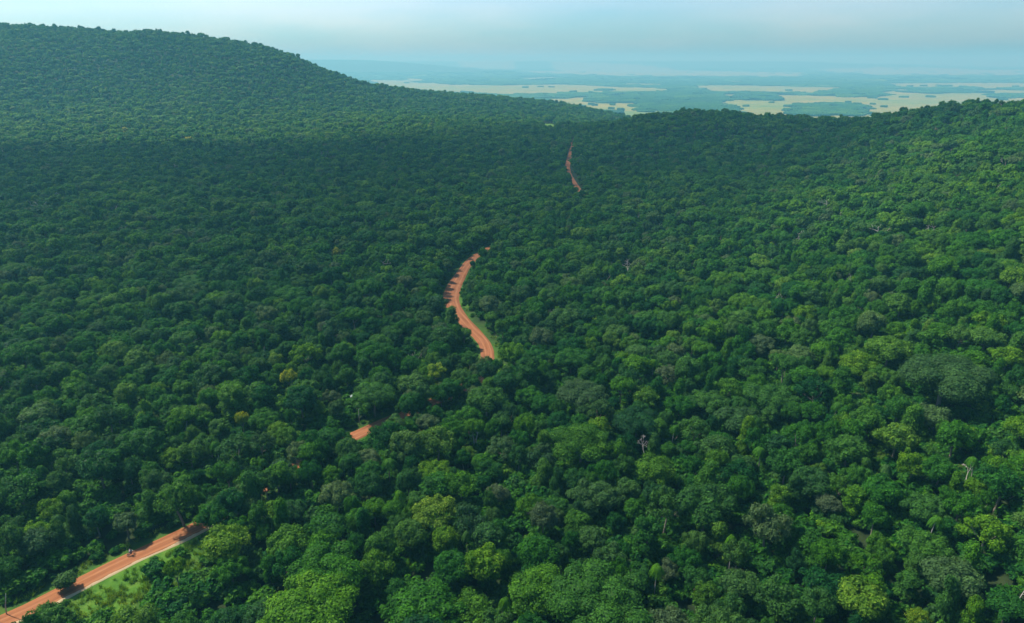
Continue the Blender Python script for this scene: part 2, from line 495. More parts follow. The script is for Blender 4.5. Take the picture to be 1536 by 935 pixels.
# ------------------------------------------------------------------ road ribbon
def road_mesh():
    P = ROAD; kk_ = np.arange(len(P)); half = 2.55 + 1.35 * np.exp(-((kk_ - road_param_of(14)) / 9.0) ** 2); T = np.gradient(P, axis=0); T /= np.linalg.norm(T, axis=1)[:, None]
    N = np.stack([-T[:, 1], T[:, 0]], 1)
    s = np.arange(len(P)) * 3.5
    offs = np.array([-1.16, -1.0, -0.62, -0.3, 0.0, 0.3, 0.62, 1.0, 1.16])
    V = []; U = []; S = []
    for k, o in enumerate(offs):
        wv = half * o + (0.45 * fbm(s, s * 0 + 3 * o, 9, 31) * np.sign(o) if abs(o) > 0.9 else 0)
        q = P + N * np.broadcast_to(wv, (len(P),))[:, None]
        z = ground_z(q[:, 0], q[:, 1]) + (0.17 - 0.05 * o * o if abs(o) <= 1 else -0.25)
        V.append(np.column_stack([q, z])); U.append(np.full(len(P), o)); S.append(s)
    V = np.stack(V, 1).reshape(-1, 3); U = np.stack(U, 1).ravel(); S = np.stack(S, 1).ravel()
    k = len(offs); i = np.arange(len(P) * k).reshape(-1, k)
    q = np.stack([i[:-1, :-1], i[1:, :-1], i[1:, 1:], i[:-1, 1:]], -1).reshape(-1, 4)[:, ::-1]
    m, n, l, p = newmat('red_earth')
    geo = n.new('ShaderNodeNewGeometry')
    def noise(scale, detail=5):
        x = n.new('ShaderNodeTexNoise'); x.inputs['Scale'].default_value = scale; x.inputs['Detail'].default_value = detail
        l.new(geo.outputs['Position'], x.inputs['Vector']); return x.outputs['Fac']
    u = attr(n, 'across').outputs['Fac']
    cmb = n.new('ShaderNodeCombineXYZ'); l.new(math_node(n, l, 'MULTIPLY', u, 3.2), cmb.inputs[0]); l.new(math_node(n, l, 'MULTIPLY', attr(n, 'along').outputs['Fac'], 0.10), cmb.inputs[1])
    st = n.new('ShaderNodeTexNoise'); st.inputs['Scale'].default_value = 1.0; st.inputs['Detail'].default_value = 5; l.new(cmb.outputs[0], st.inputs['Vector'])
    r = n.new('ShaderNodeValToRGB'); l.new(st.outputs['Fac'], r.inputs[0]); e = r.color_ramp.elements
    e[0].position = 0.32; e[0].color = (0.14, 0.046, 0.017, 1); e[1].position = 0.68; e[1].color = (0.31, 0.125, 0.052, 1)
    c = mix_rgb(n, l, noise(0.9), r.outputs[0], (0.215, 0.085, 0.038))
    tk = math_node(n, l, 'ABSOLUTE', math_node(n, l, 'SUBTRACT', math_node(n, l, 'ABSOLUTE', math_node(n, l, 'ADD', u, math_node(n, l, 'MULTIPLY', noise(0.06), 0.25))), 0.42))
    tk = math_node(n, l, 'SUBTRACT', 1.0, math_node(n, l, 'MULTIPLY', tk, 6.0), True)
    c = mix_rgb(n, l, math_node(n, l, 'MULTIPLY', tk, math_node(n, l, 'MULTIPLY', noise(0.25), 0.9)), c, (0.35, 0.165, 0.078))
    dmp = math_node(n, l, 'MULTIPLY', math_node(n, l, 'SUBTRACT', noise(0.11), 0.56), 9.0, True)
    c = mix_rgb(n, l, math_node(n, l, 'MULTIPLY', dmp, 0.45), c, (0.13, 0.05, 0.025))
    edge = math_node(n, l, 'MULTIPLY', math_node(n, l, 'GREATER_THAN', math_node(n, l, 'ADD', math_node(n, l, 'MULTIPLY', u, -1.0), math_node(n, l, 'MULTIPLY', noise(0.30), 0.55)), 1.03), 0.85)
    edge = math_node(n, l, 'MULTIPLY', edge, math_node(n, l, 'LESS_THAN', attr(n, 'along').outputs['Fac'], road_param_of(5) * 3.5))
    c = mix_rgb(n, l, edge, c, (0.42, 0.33, 0.19))
    l.new(c, p.inputs['Base Color']); p.inputs['Roughness'].default_value = 0.95; p.inputs['Specular IOR Level'].default_value = 0.1
    return mesh_from('road', V, q, {'across': U, 'along': S}, True, [m])
road = tag(link('road', road_mesh()), kind='structure')

vz = smooth_line(VERGE + [VERGE[0]], 3.0)[:-1]
vz = np.column_stack([vz, ground_z(vz[:, 0], vz[:, 1])])

# ------------------------------------------------------------------ tree forms
rng = np.random.default_rng(11)

def fib(n, zmin, zmax, r):
    i = np.arange(n) + 0.5
    z = zmin + (zmax - zmin) * i / n
    a = PI * (1 + 5 ** 0.5) * i + r.uniform(0, 6)
    q = np.sqrt(np.maximum(0, 1 - z * z))
    return np.stack([q * np.cos(a), q * np.sin(a), z], 1)

_ico = None
def ico():
    global _ico
    if _ico is None:
        import bmesh
        b = bmesh.new(); bmesh.ops.create_icosphere(b, subdivisions=2, radius=1)
        _ico = (np.array([v.co[:] for v in b.verts]), np.array([[v.index for v in f.verts] for f in b.faces])); b.free()
    return _ico

def leaf_cards(r, lobes, card, cover, droop=0.0, zmin=None, aspect=1.5, rag=0.12, core=0.80):
    """Leaf clumps spread over the outside of a cluster of lobes. lobes: (k,7): centre, radii, brightness."""
    Vs, Ls = [], []
    C_ = lobes[:, :3]; RR = lobes[:, 3:6]
    for k in range(len(lobes)):
        c = C_[k]; rr = RR[k]
        area = 4 * PI * ((rr[0] * rr[1]) ** 1.6 / 3 + (rr[0] * rr[2]) ** 1.6 / 3 + (rr[1] * rr[2]) ** 1.6 / 3) ** (1 / 1.6)
        n = int(area * cover / (card * card * aspect * 0.5))
        d = r.normal(size=(n, 3)); d /= np.linalg.norm(d, axis=1)[:, None]
        bump = 1 + 0.10 * np.sin(d[:, 0] * 7 + k) * np.sin(d[:, 1] * 6 + 2 * k) * np.sin(d[:, 2] * 6.5 + k)
        rad = bump * (1 + r.normal(0, 0.05, n)) + (r.random(n) < rag) * r.uniform(0, 0.28, n) - (r.random(n) < 0.3) * r.uniform(0, 0.25, n)
        p = c + d * rr * rad[:, None]
        keep = np.ones(n, bool)
        for j in range(len(lobes)):
            if j == k: continue
            keep &= (((p - C_[j]) / RR[j]) ** 2).sum(1) > 0.74
        if zmin is not None: keep &= p[:, 2] > zmin + r.uniform(-0.4, 0.8, n)
        keep &= ~((d[:, 2] < -0.35) & (r.random(n) < 0.6))
        p = p[keep]; d = d[keep]; n = len(p)
        if n == 0: continue
        nrm = d + np.array([0, 0, 0.35]) + r.normal(0, 0.42, (n, 3)); nrm /= np.linalg.norm(nrm, axis=1)[:, None]
        t = r.normal(size=(n, 3)); t[:, 2] -= droop * 3
        t -= nrm * (t * nrm).sum(1)[:, None]; t /= np.linalg.norm(t, axis=1)[:, None] + 1e-9
        b = np.cross(nrm, t)
        s = card * r.uniform(0.6, 1.35, n)[:, None]
        a_ = aspect ** 0.5
        Vs.append(np.stack([p - t * s * a_ * 0.5, p + b * s / a_ * 0.42 + t * s * 0.06, p + t * s * a_ * 0.55 - nrm * s * 0.12, p - b * s / a_ * 0.42 + t * s * 0.06], 1).reshape(-1, 3))
        lv = np.clip(lobes[k, 6] + r.normal(0, 0.22, n), 0, 1)
        Ls.append(np.repeat(lv, 4))
    V = np.concatenate(Vs); L = np.concatenate(Ls)
    F = np.arange(len(V)).reshape(-1, 4)
    # the dense inside of the crown: darker opaque blobs added against light leaks
    iv, if_ = ico()
    cores, cf, cl = [], [], []
    for k in range(len(lobes)):
        d = iv * RR[k] * core
        q = C_[k] + d * (1 + 0.10 * r.normal(size=(len(iv), 1)))
        if zmin is not None: q[:, 2] = np.maximum(q[:, 2], zmin)
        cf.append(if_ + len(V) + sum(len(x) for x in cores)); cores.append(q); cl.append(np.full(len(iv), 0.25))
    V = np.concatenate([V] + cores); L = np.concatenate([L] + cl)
    return V, [F, np.concatenate(cf)], L

def dome_lobes(r, Rc, zc, flat, n, zmin=-0.25, lob=(0.30, 0.48)):
    d = fib(n, zmin, 0.97, r); d += r.normal(0, 0.13, d.shape)
    rad = r.uniform(*lob, n) * Rc
    dist = (Rc - rad * 0.9) * r.uniform(0.82, 1.12, n)
    c = d * dist[:, None]; c[:, 2] *= flat; c[:, 2] += zc
    rr = np.stack([rad * r.uniform(0.85, 1.15, n), rad * r.uniform(0.85, 1.15, n), rad * r.uniform(0.65, 0.9, n)], 1)
    lv = np.clip(0.5 + r.normal(0, 0.13, n), 0.15, 0.9)
    L = np.column_stack([c, rr, lv])
    core = np.array([[0, 0, zc, Rc * 0.62, Rc * 0.62, Rc * flat * 0.62, 0.4]])
    return np.concatenate([L, core])

def form(kind, seed, card, cover=1.5, size=1.0):
    """Crown mesh data (V, faces, L) for a tree about 10 m tall, base at z = 0, plus trunk points."""
    r = np.random.default_rng(seed)
    if kind == 'round': lobes = dome_lobes(r, 4.3, 6.3, 0.74, int(24 * size), -0.3, (0.22, 0.42))
    elif kind == 'ragged':
        lobes = dome_lobes(r, 4.5, 6.2, 0.80, int(22 * size), -0.25, (0.16, 0.38))
        lobes = lobes[r.random(len(lobes)) < 0.80]
    elif kind == 'broad': lobes = dome_lobes(r, 5.6, 6.4, 0.50, int(26 * size), -0.05, (0.20, 0.34))
    elif kind == 'umbrella': lobes = dome_lobes(r, 5.0, 8.0, 0.30, int(18 * size), 0.0, (0.22, 0.34))
    elif kind == 'tall': 
        lobes = np.concatenate([dome_lobes(r, 2.9, 7.4, 0.85, 9), dome_lobes(r, 3.0, 4.2, 0.9, 8, -0.6)[:-1]])
    elif kind == 'vine':
        n = 15; z = np.linspace(9.6, 1.0, n); a = r.uniform(0, 2 * PI, n); q = np.linspace(0.5, 2.1, n) * r.uniform(0.3, 1.3, n)
        rad = np.linspace(1.3, 1.9, n) * r.uniform(0.55, 1.25, n)
        lobes = np.column_stack([q * np.cos(a), q * np.sin(a), z, rad, rad, rad * 1.15, np.clip(0.5 + r.normal(0, .12, n), 0, 1)])
    elif kind == 'bush':
        lobes = dome_lobes(r, 2.9, 2.2, 0.75, 8, -0.2)
    zmin = lobes[:, 2].min() - 1.0 if kind != 'vine' else 0.1
    V, F, L = leaf_cards(r, lobes, card, cover, droop=0.8 if kind == 'vine' else 0.15, zmin=max(zmin, 0.1), rag=0.2 if kind == 'ragged' else 0.12, core=0.60 if kind == 'ragged' else 0.78)
    return V, F, L, lobes

def trunk_mb(r, lobes, rb=0.28, top=6.0, forks=5, lean=0.4):
    mb = MB()
    k = 6
    ln = r.normal(0, lean, 2)
    pts = np.array([[ln[0] * (i / k) ** 1.5, ln[1] * (i / k) ** 1.5, top * i / k * 0.8 - (0.6 if i == 0 else 0)] for i in range(k + 1)])
    mb.tube(pts, np.linspace(rb * 1.25, rb * 0.62, k + 1), 8)
    st = pts[-2]
    pick = lobes[r.choice(len(lobes), min(forks, len(lobes)), replace=False)]
    for q in pick:
        e = q[:3]; m_ = (st + e) / 2 + np.array([0, 0, -0.25]) + r.normal(0, 0.15, 3)
        mb.tube([st, st * 0.6 + m_ * 0.4, m_, e], [rb * 0.5, rb * 0.42, rb * 0.3, rb * 0.12], 6)
    return mb

def palm_parts(seed, h=9.0, card=1.0):
    r = np.random.default_rng(seed)
    mb = MB(); ln = r.normal(0, 0.5, 2)
    pts = np.array([[ln[0] * t * t, ln[1] * t * t, h * t - (0.5 if t == 0 else 0)] for t in np.linspace(0, 1, 8)])
    mb.tube(pts, np.linspace(0.19, 0.13, 8), 7)
    top = pts[-1]
    V = []; L = []
    nf = 22
    for f in range(nf):
        a = 2 * PI * f / nf * 2.6 + r.normal(0, 0.15); rise = r.uniform(-0.1, 1.0); ln_ = r.uniform(2.6, 3.5)
        u = np.array([math.cos(a), math.sin(a), 0]); sd = np.array([-math.sin(a), math.cos(a), 0])
        ts = np.linspace(0, 1, 9)
        mid = [top + u * ln_ * t * (0.92 - 0.12 * t) + np.array([0, 0, rise * 1.9 * t - (1.5 + rise) * 1.6 * t * t]) for t in ts]
        for i in range(8):
            w = 0.62 * math.sin(PI * min(1, (ts[i] * 0.85 + 0.18))) ** 0.7
            w2 = 0.62 * math.sin(PI * min(1, (ts[i + 1] * 0.85 + 0.12))) ** 0.7
            for sg in (-1, 1):
                drop = np.array([0, 0, -0.42])
                lvv = np.clip(0.55 + r.normal(0, 0.15), 0, 1)
                V += [mid[i], mid[i] * 0.25 + mid[i + 1] * 0.75, mid[i + 1] + sd * sg * w2 + drop * w2 + u * 0.12, mid[i] + sd * sg * w + drop * w + u * 0.20]
                L += [lvv] * 4
    V = np.array(V); F = np.arange(len(V)).reshape(-1, 4)
    V = V.copy(); V[:, 2] += 0.05
    return mb, V, [F], np.array(L)

def bare_mb(seed, h=9.0, spread=3.4, rb=0.2, depth=5):
    r = np.random.default_rng(seed); mb = MB()
    def grow(p, d, ln, rad, lev):
        d = d / np.linalg.norm(d)
        mid = p + d * ln * 0.5 + r.normal(0, 0.05 * ln, 3); e = p + d * ln + r.normal(0, 0.06 * ln, 3)
        mb.tube([p, mid, e], [rad, rad * 0.85, rad * 0.68], 6 if lev < 2 else 4, cap=lev > 3 or lev == 0)
        if lev >= depth: return
        for k in range(2 if lev == 0 else r.integers(2, 4)):
            nd = d * 0.75 + r.normal(0, 0.55, 3) + np.array([0, 0, 0.10]); grow(e, nd, ln * r.uniform(0.52, 0.78), max(rad * 0.62, 0.035), lev + 1)
    grow(np.array([0, 0, -0.4]), np.array([r.normal(0, .08), r.normal(0, .08), 1]), h * 0.42, rb, 0)
    return mb

# ------------------------------------------------------------------ where every tree of the forest stands
# (px, py of the crown's middle in the photograph, crown width there in pixels, form, tint, grey, name, label, landmark phrase, trunk)
FEATURES = [
 (465, 912, 135, 'broad', 0.64, 0.0, 'broadleaf_tree', 'huge light green domed tree at the bottom edge, broadest crown near the grass verge', 'the huge light green domed tree', 'bark'),
 (490, 858, 112, 'broad', 0.45, 0.0, 'broadleaf_tree', 'wide mid green tree standing right behind the huge light green domed tree', None, 'bark'),
 (342, 818, 76, 'ragged', 0.76, 0.05, 'broadleaf_tree', 'yellow-green tree with a tall ragged crown where the red road disappears', 'the ragged yellow-green tree by the road end', 'bark'),
 (355, 752, 66, 'broad', 0.35, 0.35, 'broadleaf_tree', 'grey-green spreading tree overhanging the upper end of the open red road', None, 'bark'),
 (652, 772, 72, 'ragged', 0.80, 0.12, 'broadleaf_tree', 'large yellow-olive tree with loose airy crown, palest crown of the lower middle', 'the large yellow-olive tree', 'bark'),
 (900, 905, 150, 'broad', 0.40, 0.12, 'broadleaf_tree', 'very wide dull green spreading tree at the bottom edge below the silvery tree', 'the very wide dull green tree', 'bark'),
 (812, 888, 92, 'round', 0.58, 0.05, 'broadleaf_tree', 'olive green domed tree touching the left side of the very wide dull green tree', None, 'bark'),
 (1000, 858, 36, 'ragged', 0.20, 0.75, 'broadleaf_tree', 'small silvery grey-green tree right beside a drooping palm', 'the small silvery tree', 'pale'),
 (1292, 902, 74, 'round', 0.74, 0.12, 'broadleaf_tree', 'olive yellow round tree in the lower right with evenly tufted crown', 'the olive yellow round tree', 'bark'),
 (1430, 868, 84, 'broad', 0.28, 0.45, 'broadleaf_tree', 'big dull grey-green tree left of the leaning pale pole of a trunk', 'the big dull grey-green tree', 'bark'),
 (1482, 800, 66, 'ragged', 0.72, 0.0, 'broadleaf_tree', 'bright green tree with many separate tufts above the big dull grey-green tree', None, 'bark'),
 (1380, 930, 34, 'ragged', 0.84, 0.0, 'broadleaf_tree', 'small vivid yellow-green tree cut by the bottom edge right of the olive yellow tree', None, 'bark'),
 (1290, 545, 52, 'round', 0.74, 0.0, 'broadleaf_tree', 'bright yellow-green round tree on the right slope left of the grand dark crown', 'the bright round tree of the slope', 'bark'),
 (1418, 566, 128, 'broad', 0.24, 0.32, 'broadleaf_tree', 'grand dark grey-green tree with the widest crown of the right hand slope', 'the grand dark tree of the slope', 'bark'),
 (1155, 596, 72, 'broad', 0.36, 0.15, 'broadleaf_tree', 'wide mid green tree in the hollow left of the bright round slope tree', None, 'bark'),
 (873, 592, 74, 'broad', 0.16, 0.40, 'broadleaf_tree', 'broad blue-green tree below the lower bend of the middle road', 'the broad blue-green tree', 'bark'),
 (893, 745, 72, 'broad', 0.28, 0.32, 'broadleaf_tree', 'broad dull green tree with a smooth low dome in the lower middle', 'the smooth dull green dome', 'bark'),
 (985, 708, 66, 'ragged', 0.62, 0.1, 'broadleaf_tree', 'olive tufted tree below the leafless grey tree', 'the olive tufted tree', 'bark'),
 (870, 668, 84, 'ragged', 0.54, 0.1, 'broadleaf_tree', 'wide olive tinged tree left of the leafless grey tree', None, 'bark'),
 (655, 562, 34, 'tall', 0.86, 0.0, 'broadleaf_tree', 'yellow-green upright tree left of where the middle red road vanishes', 'the upright yellow-green tree', 'pale'),
 (618, 578, 44, 'round', 0.52, 0.3, 'broadleaf_tree', 'brownish green round tree beside the upright yellow-green tree', None, 'bark'),
 (560, 594, 66, 'broad', 0.38, 0.15, 'broadleaf_tree', 'broad green tree standing right of the pale metal roof', None, 'bark'),
 (432, 566, 26, 'umbrella', 0.93, 0.0, 'broadleaf_tree', 'tree in full yellow flower, widest yellow crown of the left forest', None, 'bark'),
 (362, 628, 20, 'umbrella', 0.93, 0.0, 'broadleaf_tree', 'small tree with a yellow flowering top above the pale curved trunk', None, 'bark'),
 (334, 505, 30, 'umbrella', 0.68, 0.0, 'broadleaf_tree', 'bright green flat-topped tree on thin pale stems in the left forest', None, 'pale'),
 (490, 492, 26, 'round', 0.2, 0.8, 'broadleaf_tree', 'pale brownish grey round tree among the dark crowns left of the road bend', None, 'bark'),
 (278, 622, 44, 'umbrella', 0.60, 0.05, 'broadleaf_tree', 'green flat-topped tree on a long pale curved trunk', 'the flat-topped tree on a curved trunk', 'pale'),
 (258, 686, 34, 'round', 0.72, 0.0, 'broadleaf_tree', 'light green round tree right below the flat-topped tree on a curved trunk', None, 'bark'),
 (60, 625, 50, 'round', 0.36, 0.4, 'broadleaf_tree', 'pale grey-green tree near the left edge with a rounded top', None, 'bark'),
 (188, 785, 36, 'round', 0.18, 0.5, 'broadleaf_tree', 'bluish grey-green domed tree above the motorcycle on the road', 'the bluish domed tree', 'bark'),
 (98, 872, 38, 'bush', 0.30, 0.35, 'broadleaf_tree', 'grey-green spreading tree on the far verge of the lower red road', None, 'bark'),
 (262, 852, 30, 'umbrella', 0.72, 0.0, 'broadleaf_tree', 'small light green feathery tree standing in the grass verge', 'the feathery tree in the verge', 'bark'),
 (75, 930, 60, 'round', 0.45, 0.15, 'broadleaf_tree', 'round tree covering the red road at the bottom left corner', None, 'bark'),
 (709, 396, 9, 'round', 0.08, 0.1, 'broadleaf_tree', 'small dark lone tree standing on the edge of the middle red road', None, 'bark'),
 (712, 640, 32, 'umbrella', 0.62, 0.0, 'broadleaf_tree', 'tree with a flat green top above two pale forked trunks', 'the tree on two pale trunks', 'pale'),
 (1055, 522, 34, 'umbrella', 0.55, 0.05, 'broadleaf_tree', 'tall tree with a bare white trunk rising from the slope forest', 'the white-trunked tree', 'pale'),
 (1078, 688, 34, 'umbrella', 0.60, 0.1, 'broadleaf_tree', 'open flat-topped tree on a thin pale bent trunk near a round palm', None, 'pale'),
 (1332, 738, 30, 'round', 0.82, 0.0, 'broadleaf_tree', 'vivid yellow-green tree on the lower right slope with a lumpy crown', 'the vivid lumpy tree', 'bark'),
 (1445, 655, 32, 'tall', 0.76, 0.0, 'broadleaf_tree', 'light yellow-green upright tree below the grand dark slope tree', None, 'bark'),
 (1400, 628, 50, 'round', 0.36, 0.5, 'broadleaf_tree', 'grey-green domed tree with a pale forked trunk below the grand dark tree', None, 'pale'),
]
PALMS = [(582, 690, 30), (600, 738, 22), (765 - 172, 622, 20), (1142, 676, 26), (1062, 708, 22), (985, 852, 30), (85, 775, 26), (1402, 775, 30), (1255, 606, 24), (760, 900, 24), (575, 800, 22), (325, 665, 20),
         (393, 690, 18), (1100, 806, 24), (1330, 700, 22), (1465, 690, 24), (1180, 540, 18), (980, 540, 18), (700, 800, 20), (1010, 640, 18), (60, 700, 20)]

trees = []      # dicts: x y R(crown radius) kind tint grey scale rot
FORM_R = {'round': 4.3, 'ragged': 4.5, 'broad': 5.6, 'umbrella': 5.0, 'tall': 3.1, 'vine': 3.0, 'bush': 2.9}
FORM_Z = {'round': 6.3, 'ragged': 6.2, 'broad': 6.6, 'umbrella': 8.2, 'tall': 6.0, 'vine': 5.0, 'bush': 2.4}
cell = 12.0
grid = {}
def place_ok(x, y, r, k):
    ci, cj = int(math.floor(x / cell)), int(math.floor(y / cell))
    for i in (ci - 1, ci, ci + 1):
        for j in (cj - 1, cj, cj + 1):
            for (a, b, q) in grid.get((i, j), ()):
                if (a - x) ** 2 + (b - y) ** 2 < (k * (q + r)) ** 2: return False
    return True
def put(x, y, r): grid.setdefault((int(math.floor(x / cell)), int(math.floor(y / cell))), []).append((x, y, r))

feats = []
for f in FEATURES:
    px, py, wpx, kind = f[:4]
    x, y, z = hit(px, py, 7.5)
    for _ in range(3):
        depth = y * CP - (z + 7 - CAM_Z) * SP
        rad = wpx * depth / F0 / 2
        s = rad / FORM_R[kind]
        sz = 0.55 * s + 0.45 if s > 1 else (s * 0.8 + 0.2)
        if kind == 'umbrella': sz = max(sz, 1.1)
        x, y, z = hit(px, py, FORM_Z[kind] * sz)
    feats.append(dict(x=x, y=y, R=rad, kind=kind, tint=f[4], grey=f[5], s=s, sz=sz, name=f[6], label=f[7], mark=f[8], bark=f[9], rot=rng.uniform(0, 6.28), px=px, py=py))
    put(x, y, min(rad, 7.0))
    if rad > 7:
        for a in np.linspace(0, 2 * PI, 8, endpoint=False): put(x + math.cos(a) * (rad - 3.5), y + math.sin(a) * (rad - 3.5), 3.5)
palms = []
for i, (px, py, wpx) in enumerate(PALMS):
    x, y, z = hit(px, py, 9.0)
    s = wpx * (y * CP - (z + 8 - CAM_Z) * SP) / F0 / 6.2
    sz = max(s, 1.0)
    x, y, z = hit(px, py, 8.8 * sz)
    palms.append(dict(x=x, y=y, s=s, sz=sz, rot=rng.uniform(0, 6.28), px=px, py=py)); put(x, y, 1.9 * s)

BARES = [  # px, py of the middle of what shows, height in m, kind, seed
 (967, 658, 8.5, 'crown', 3, 'leafless grey tree with many fine twigs, the only such crown in the lower middle'),
 (1160, 372, 8.0, 'crown', 5, 'pale leafless tree high on the right hand slope'),
 (1458, 690, 8.0, 'crown', 8, 'leafless pale tree lying among green crowns beside the right edge'),
 (1521, 905, 6.5, 'pole', 9, 'slim pale dead trunk leaning at the bottom right corner'),
 (393, 534, 8.5, 'pole', 13, 'bright white dead trunk glinting in a dark gap of the left forest'),
 (4, 905, 5.5, 'pole', 21, 'thin pale bare stem at the left edge beside the lower road')]
bares = []
for px, py, h, kd, seed, lab in BARES:
    x, y, z = hit(px, py, 8.5 if kd == 'crown' else h * 0.55)
    bares.append((x, y, h, kd, seed, lab)); put(x, y, 2.2 if kd == 'crown' else 1.6)

# pixels that must stay in sight: the white roof, the pole at the glimpse of road, the motorcycle
HUT = hit(537, 594, 3.0); POLE = hit(553, 640, 0)
put(HUT[0], HUT[1], 2.5)
for k in range(1, 4): put(HUT[0] - HUT[0] / HUT[1] * 3.6 * k, HUT[1] - 3.6 * k, 1.8)

def forest_allowed(x, y, r):
    """Keep crowns off the open road, its verge, fields and the small clearing."""
    d, side, par = seg_dist(np.array([x]), np.array([y]), ROAD)
    d = d[0]; par = par[0]
    return d, par

N_C = 230000
def candidates():
    """Candidate points inside the wedge that the camera and cameras beside it see, denser classes first."""
    out = []
    r = np.random.default_rng(5)
    ymax = 2250
    n = 480000
    Y = 45 + (ymax - 45) * np.sqrt(r.random(n)); X = r.uniform(-1, 1, n) * (0.83 * Y + 75)
    return X, Y
X, Y = candidates()
Z = ground_z(X, Y)
ppx, ppy, dep = project(X, Y, Z + 8)
# behind the right hand ridge nothing is seen: march a coarse line of sight
vis = np.ones(len(X), bool)
far = Y > 300
tt = np.linspace(0.35, 0.97, 26)
blocked = np.zeros(len(X), bool)
for t in tt:
    zz = CAM_Z + (Z + 16 - CAM_Z) * t
    blocked |= (ground_z(X * t, Y * t) - 6 > zz)
vis &= ~(blocked & far)
rd, rsd, rp = seg_dist(X, Y, ROAD)
near_open = np.full(len(X), 0.0)
for a, b in OPEN: near_open = np.maximum(near_open, ((rp > a) & (rp < b)).astype(float))
inverge = in_poly(X, Y, VERGE)
insmall = in_poly(X, Y, field_small)
rd = np.where((rsd < 0) & (rp > road_param_of(13)) & (rp < road_param_of(15)), rd - 3.5, rd)
ok = vis & (Z > -85) & ~inverge & ~insmall & ~((Y > 1500) & field_mask(X, Y) & (Z < -60))
X, Y, Z, rd, rp, near_open = [q[ok] for q in (X, Y, Z, rd, rp, near_open)]
u = rng.random(len(X))
patch = fbm(X, Y, 90, 41)
big = (u < 0.007); mid = (u < 0.10) & ~big; med = (u < 0.55) & ~big & ~mid
Rr = np.where(big, rng.uniform(6.0, 7.6, len(X)), np.where(mid, rng.uniform(4.2, 5.3, len(X)), np.where(med, rng.uniform(2.85, 3.9, len(X)), rng.uniform(1.8, 2.7, len(X)))))
Rr = Rr * (1 + 0.12 * patch)
# crowns keep clear of the road; where it runs toward the camera the clearing is wider on its near side
clear_ = np.where(near_open > 0, np.where(Y > 500, 3.6 + 0.5 * Rr, 4.4 + 0.80 * Rr), 2.6 + 0.1 * Rr)
okr = rd > clear_
# near side of the open road: low trees only, so that they do not hide it
X, Y, Z, Rr, rp, rd, near_open = [q[okr] for q in (X, Y, Z, Rr, rp, rd, near_open)]
# trees just in front of an open piece of road would cover it: test by line of sight
ROADOPEN = np.concatenate([ROAD[int(max(a, 0)):int(b) + 1] for a, b in OPEN])
_vp = np.array(VERGE); _g = np.stack(np.meshgrid(np.arange(_vp[:, 0].min(), _vp[:, 0].max(), 2.5), np.arange(_vp[:, 1].min(), _vp[:, 1].max(), 2.5)), -1).reshape(-1, 2)
_g = _g[in_poly(_g[:, 0], _g[:, 1], VERGE)]
ROADOPEN = np.concatenate([ROADOPEN, _g])
rpx, rpy, _ = project(ROADOPEN[:, 0], ROADOPEN[:, 1], ground_z(ROADOPEN[:, 0], ROADOPEN[:, 1]))
order = np.argsort(-np.where(Rr > 5.9, 3, np.where(Rr > 4.1, 2, np.where(Rr > 2.8, 1, 0))), kind='stable')
hz = 9.0
tpx, tpy, tdep = project(X, Y, Z + hz * np.clip(Rr / 4.3, 0.62, 1.5))
rdep = ROADOPEN[:, 1] * CP + CAM_Z * SP
cover_road = np.zeros(len(X), bool)
for k in range(len(rpx)):
    cover_road |= (np.abs(tpx - rpx[k]) < (Rr * 0.8 + 1.0) * F0 / tdep) & (tpy < rpy[k] + 1.2 * F0 / tdep * 0.9) & (tdep < rdep[k]) & (tdep > rdep[k] - 40)
bx, by, bz = project(X, Y, Z + 1)
# the road dives under the canopy between its open pieces: crowns stand close on the side of the viewer
hid = []
for a, b in ((road_param_of(4), road_param_of(7) - 3), (road_param_of(7) + 3, road_param_of(10) - 3), (road_param_of(17) + 1, road_param_of(20) - 8), (road_param_of(24) + 1, road_param_of(24) + 40)):
    for k in np.arange(a, b, 1.6):
        k = int(k); p0 = ROAD[k]; t_ = ROAD[k + 1] - p0; t_ = t_ / np.linalg.norm(t_); nn_ = np.array([t_[1], -t_[0]])
        if nn_[1] > 0: nn_ = -nn_
        for off in (4.3, 8.2):
            hid.append((*(p0 + nn_ * (off + rng.uniform(-0.4, 0.6))), rng.uniform(3.1, 4.0)))
for q in ((412, 744), (428, 739), (398, 750), (420, 752)): hid.append((*hit(*q)[:2], 3.7))
hid = np.array(hid)
X = np.concatenate([X, hid[:, 0]]); Y = np.concatenate([Y, hid[:, 1]]); Rr = np.concatenate([Rr, hid[:, 2]]); Z = np.concatenate([Z, ground_z(hid[:, 0], hid[:, 1])])
cover_road = np.concatenate([cover_road, np.zeros(len(hid), bool)])
order = np.concatenate([np.arange(len(X) - len(hid), len(X)), order])
LIST = []
for i in order:
    x, y, r = X[i], Y[i], Rr[i]
    if cover_road[i]: continue
    k = 0.70 if r > 2.8 else 0.60
    if y > 700: k = 0.84 if r > 2.8 else 0.78
    if i >= len(X) - len(hid): k = 0.24
    if not place_ok(x, y, r, k): continue
    put(x, y, r)
    LIST.append(i)
print('hid', len(hid), sum(1 for i in LIST if i >= len(X) - len(hid)))
LIST = np.array(LIST)
X, Y, Z, Rr = X[LIST], Y[LIST], Z[LIST], Rr[LIST]
nT = len(X)
print('trees', nT)
KN = ['round', 'ragged', 'broad', 'umbrella', 'tall', 'vine', 'bush']
u = rng.random(nT)
vz_ = sstep(0, 140, X) * sstep(340, 180, Y)           # climbers hang over many trees of the near right slope
kind = np.where(Rr > 5.9, 2, np.where(Rr > 2.9, np.where(u < 0.34, 0, np.where(u < 0.72, 1, np.where(u < 0.86, 2, np.where(u < 0.93, 3, 4)))), np.where(u < 0.35, 6, np.where(u < 0.45, 4, np.where(u < 0.75, 1, 0)))))
vine = (rng.random(nT) < 0.05 + 0.25 * vz_) & (Rr < 4.2) & (Rr > 2.0)
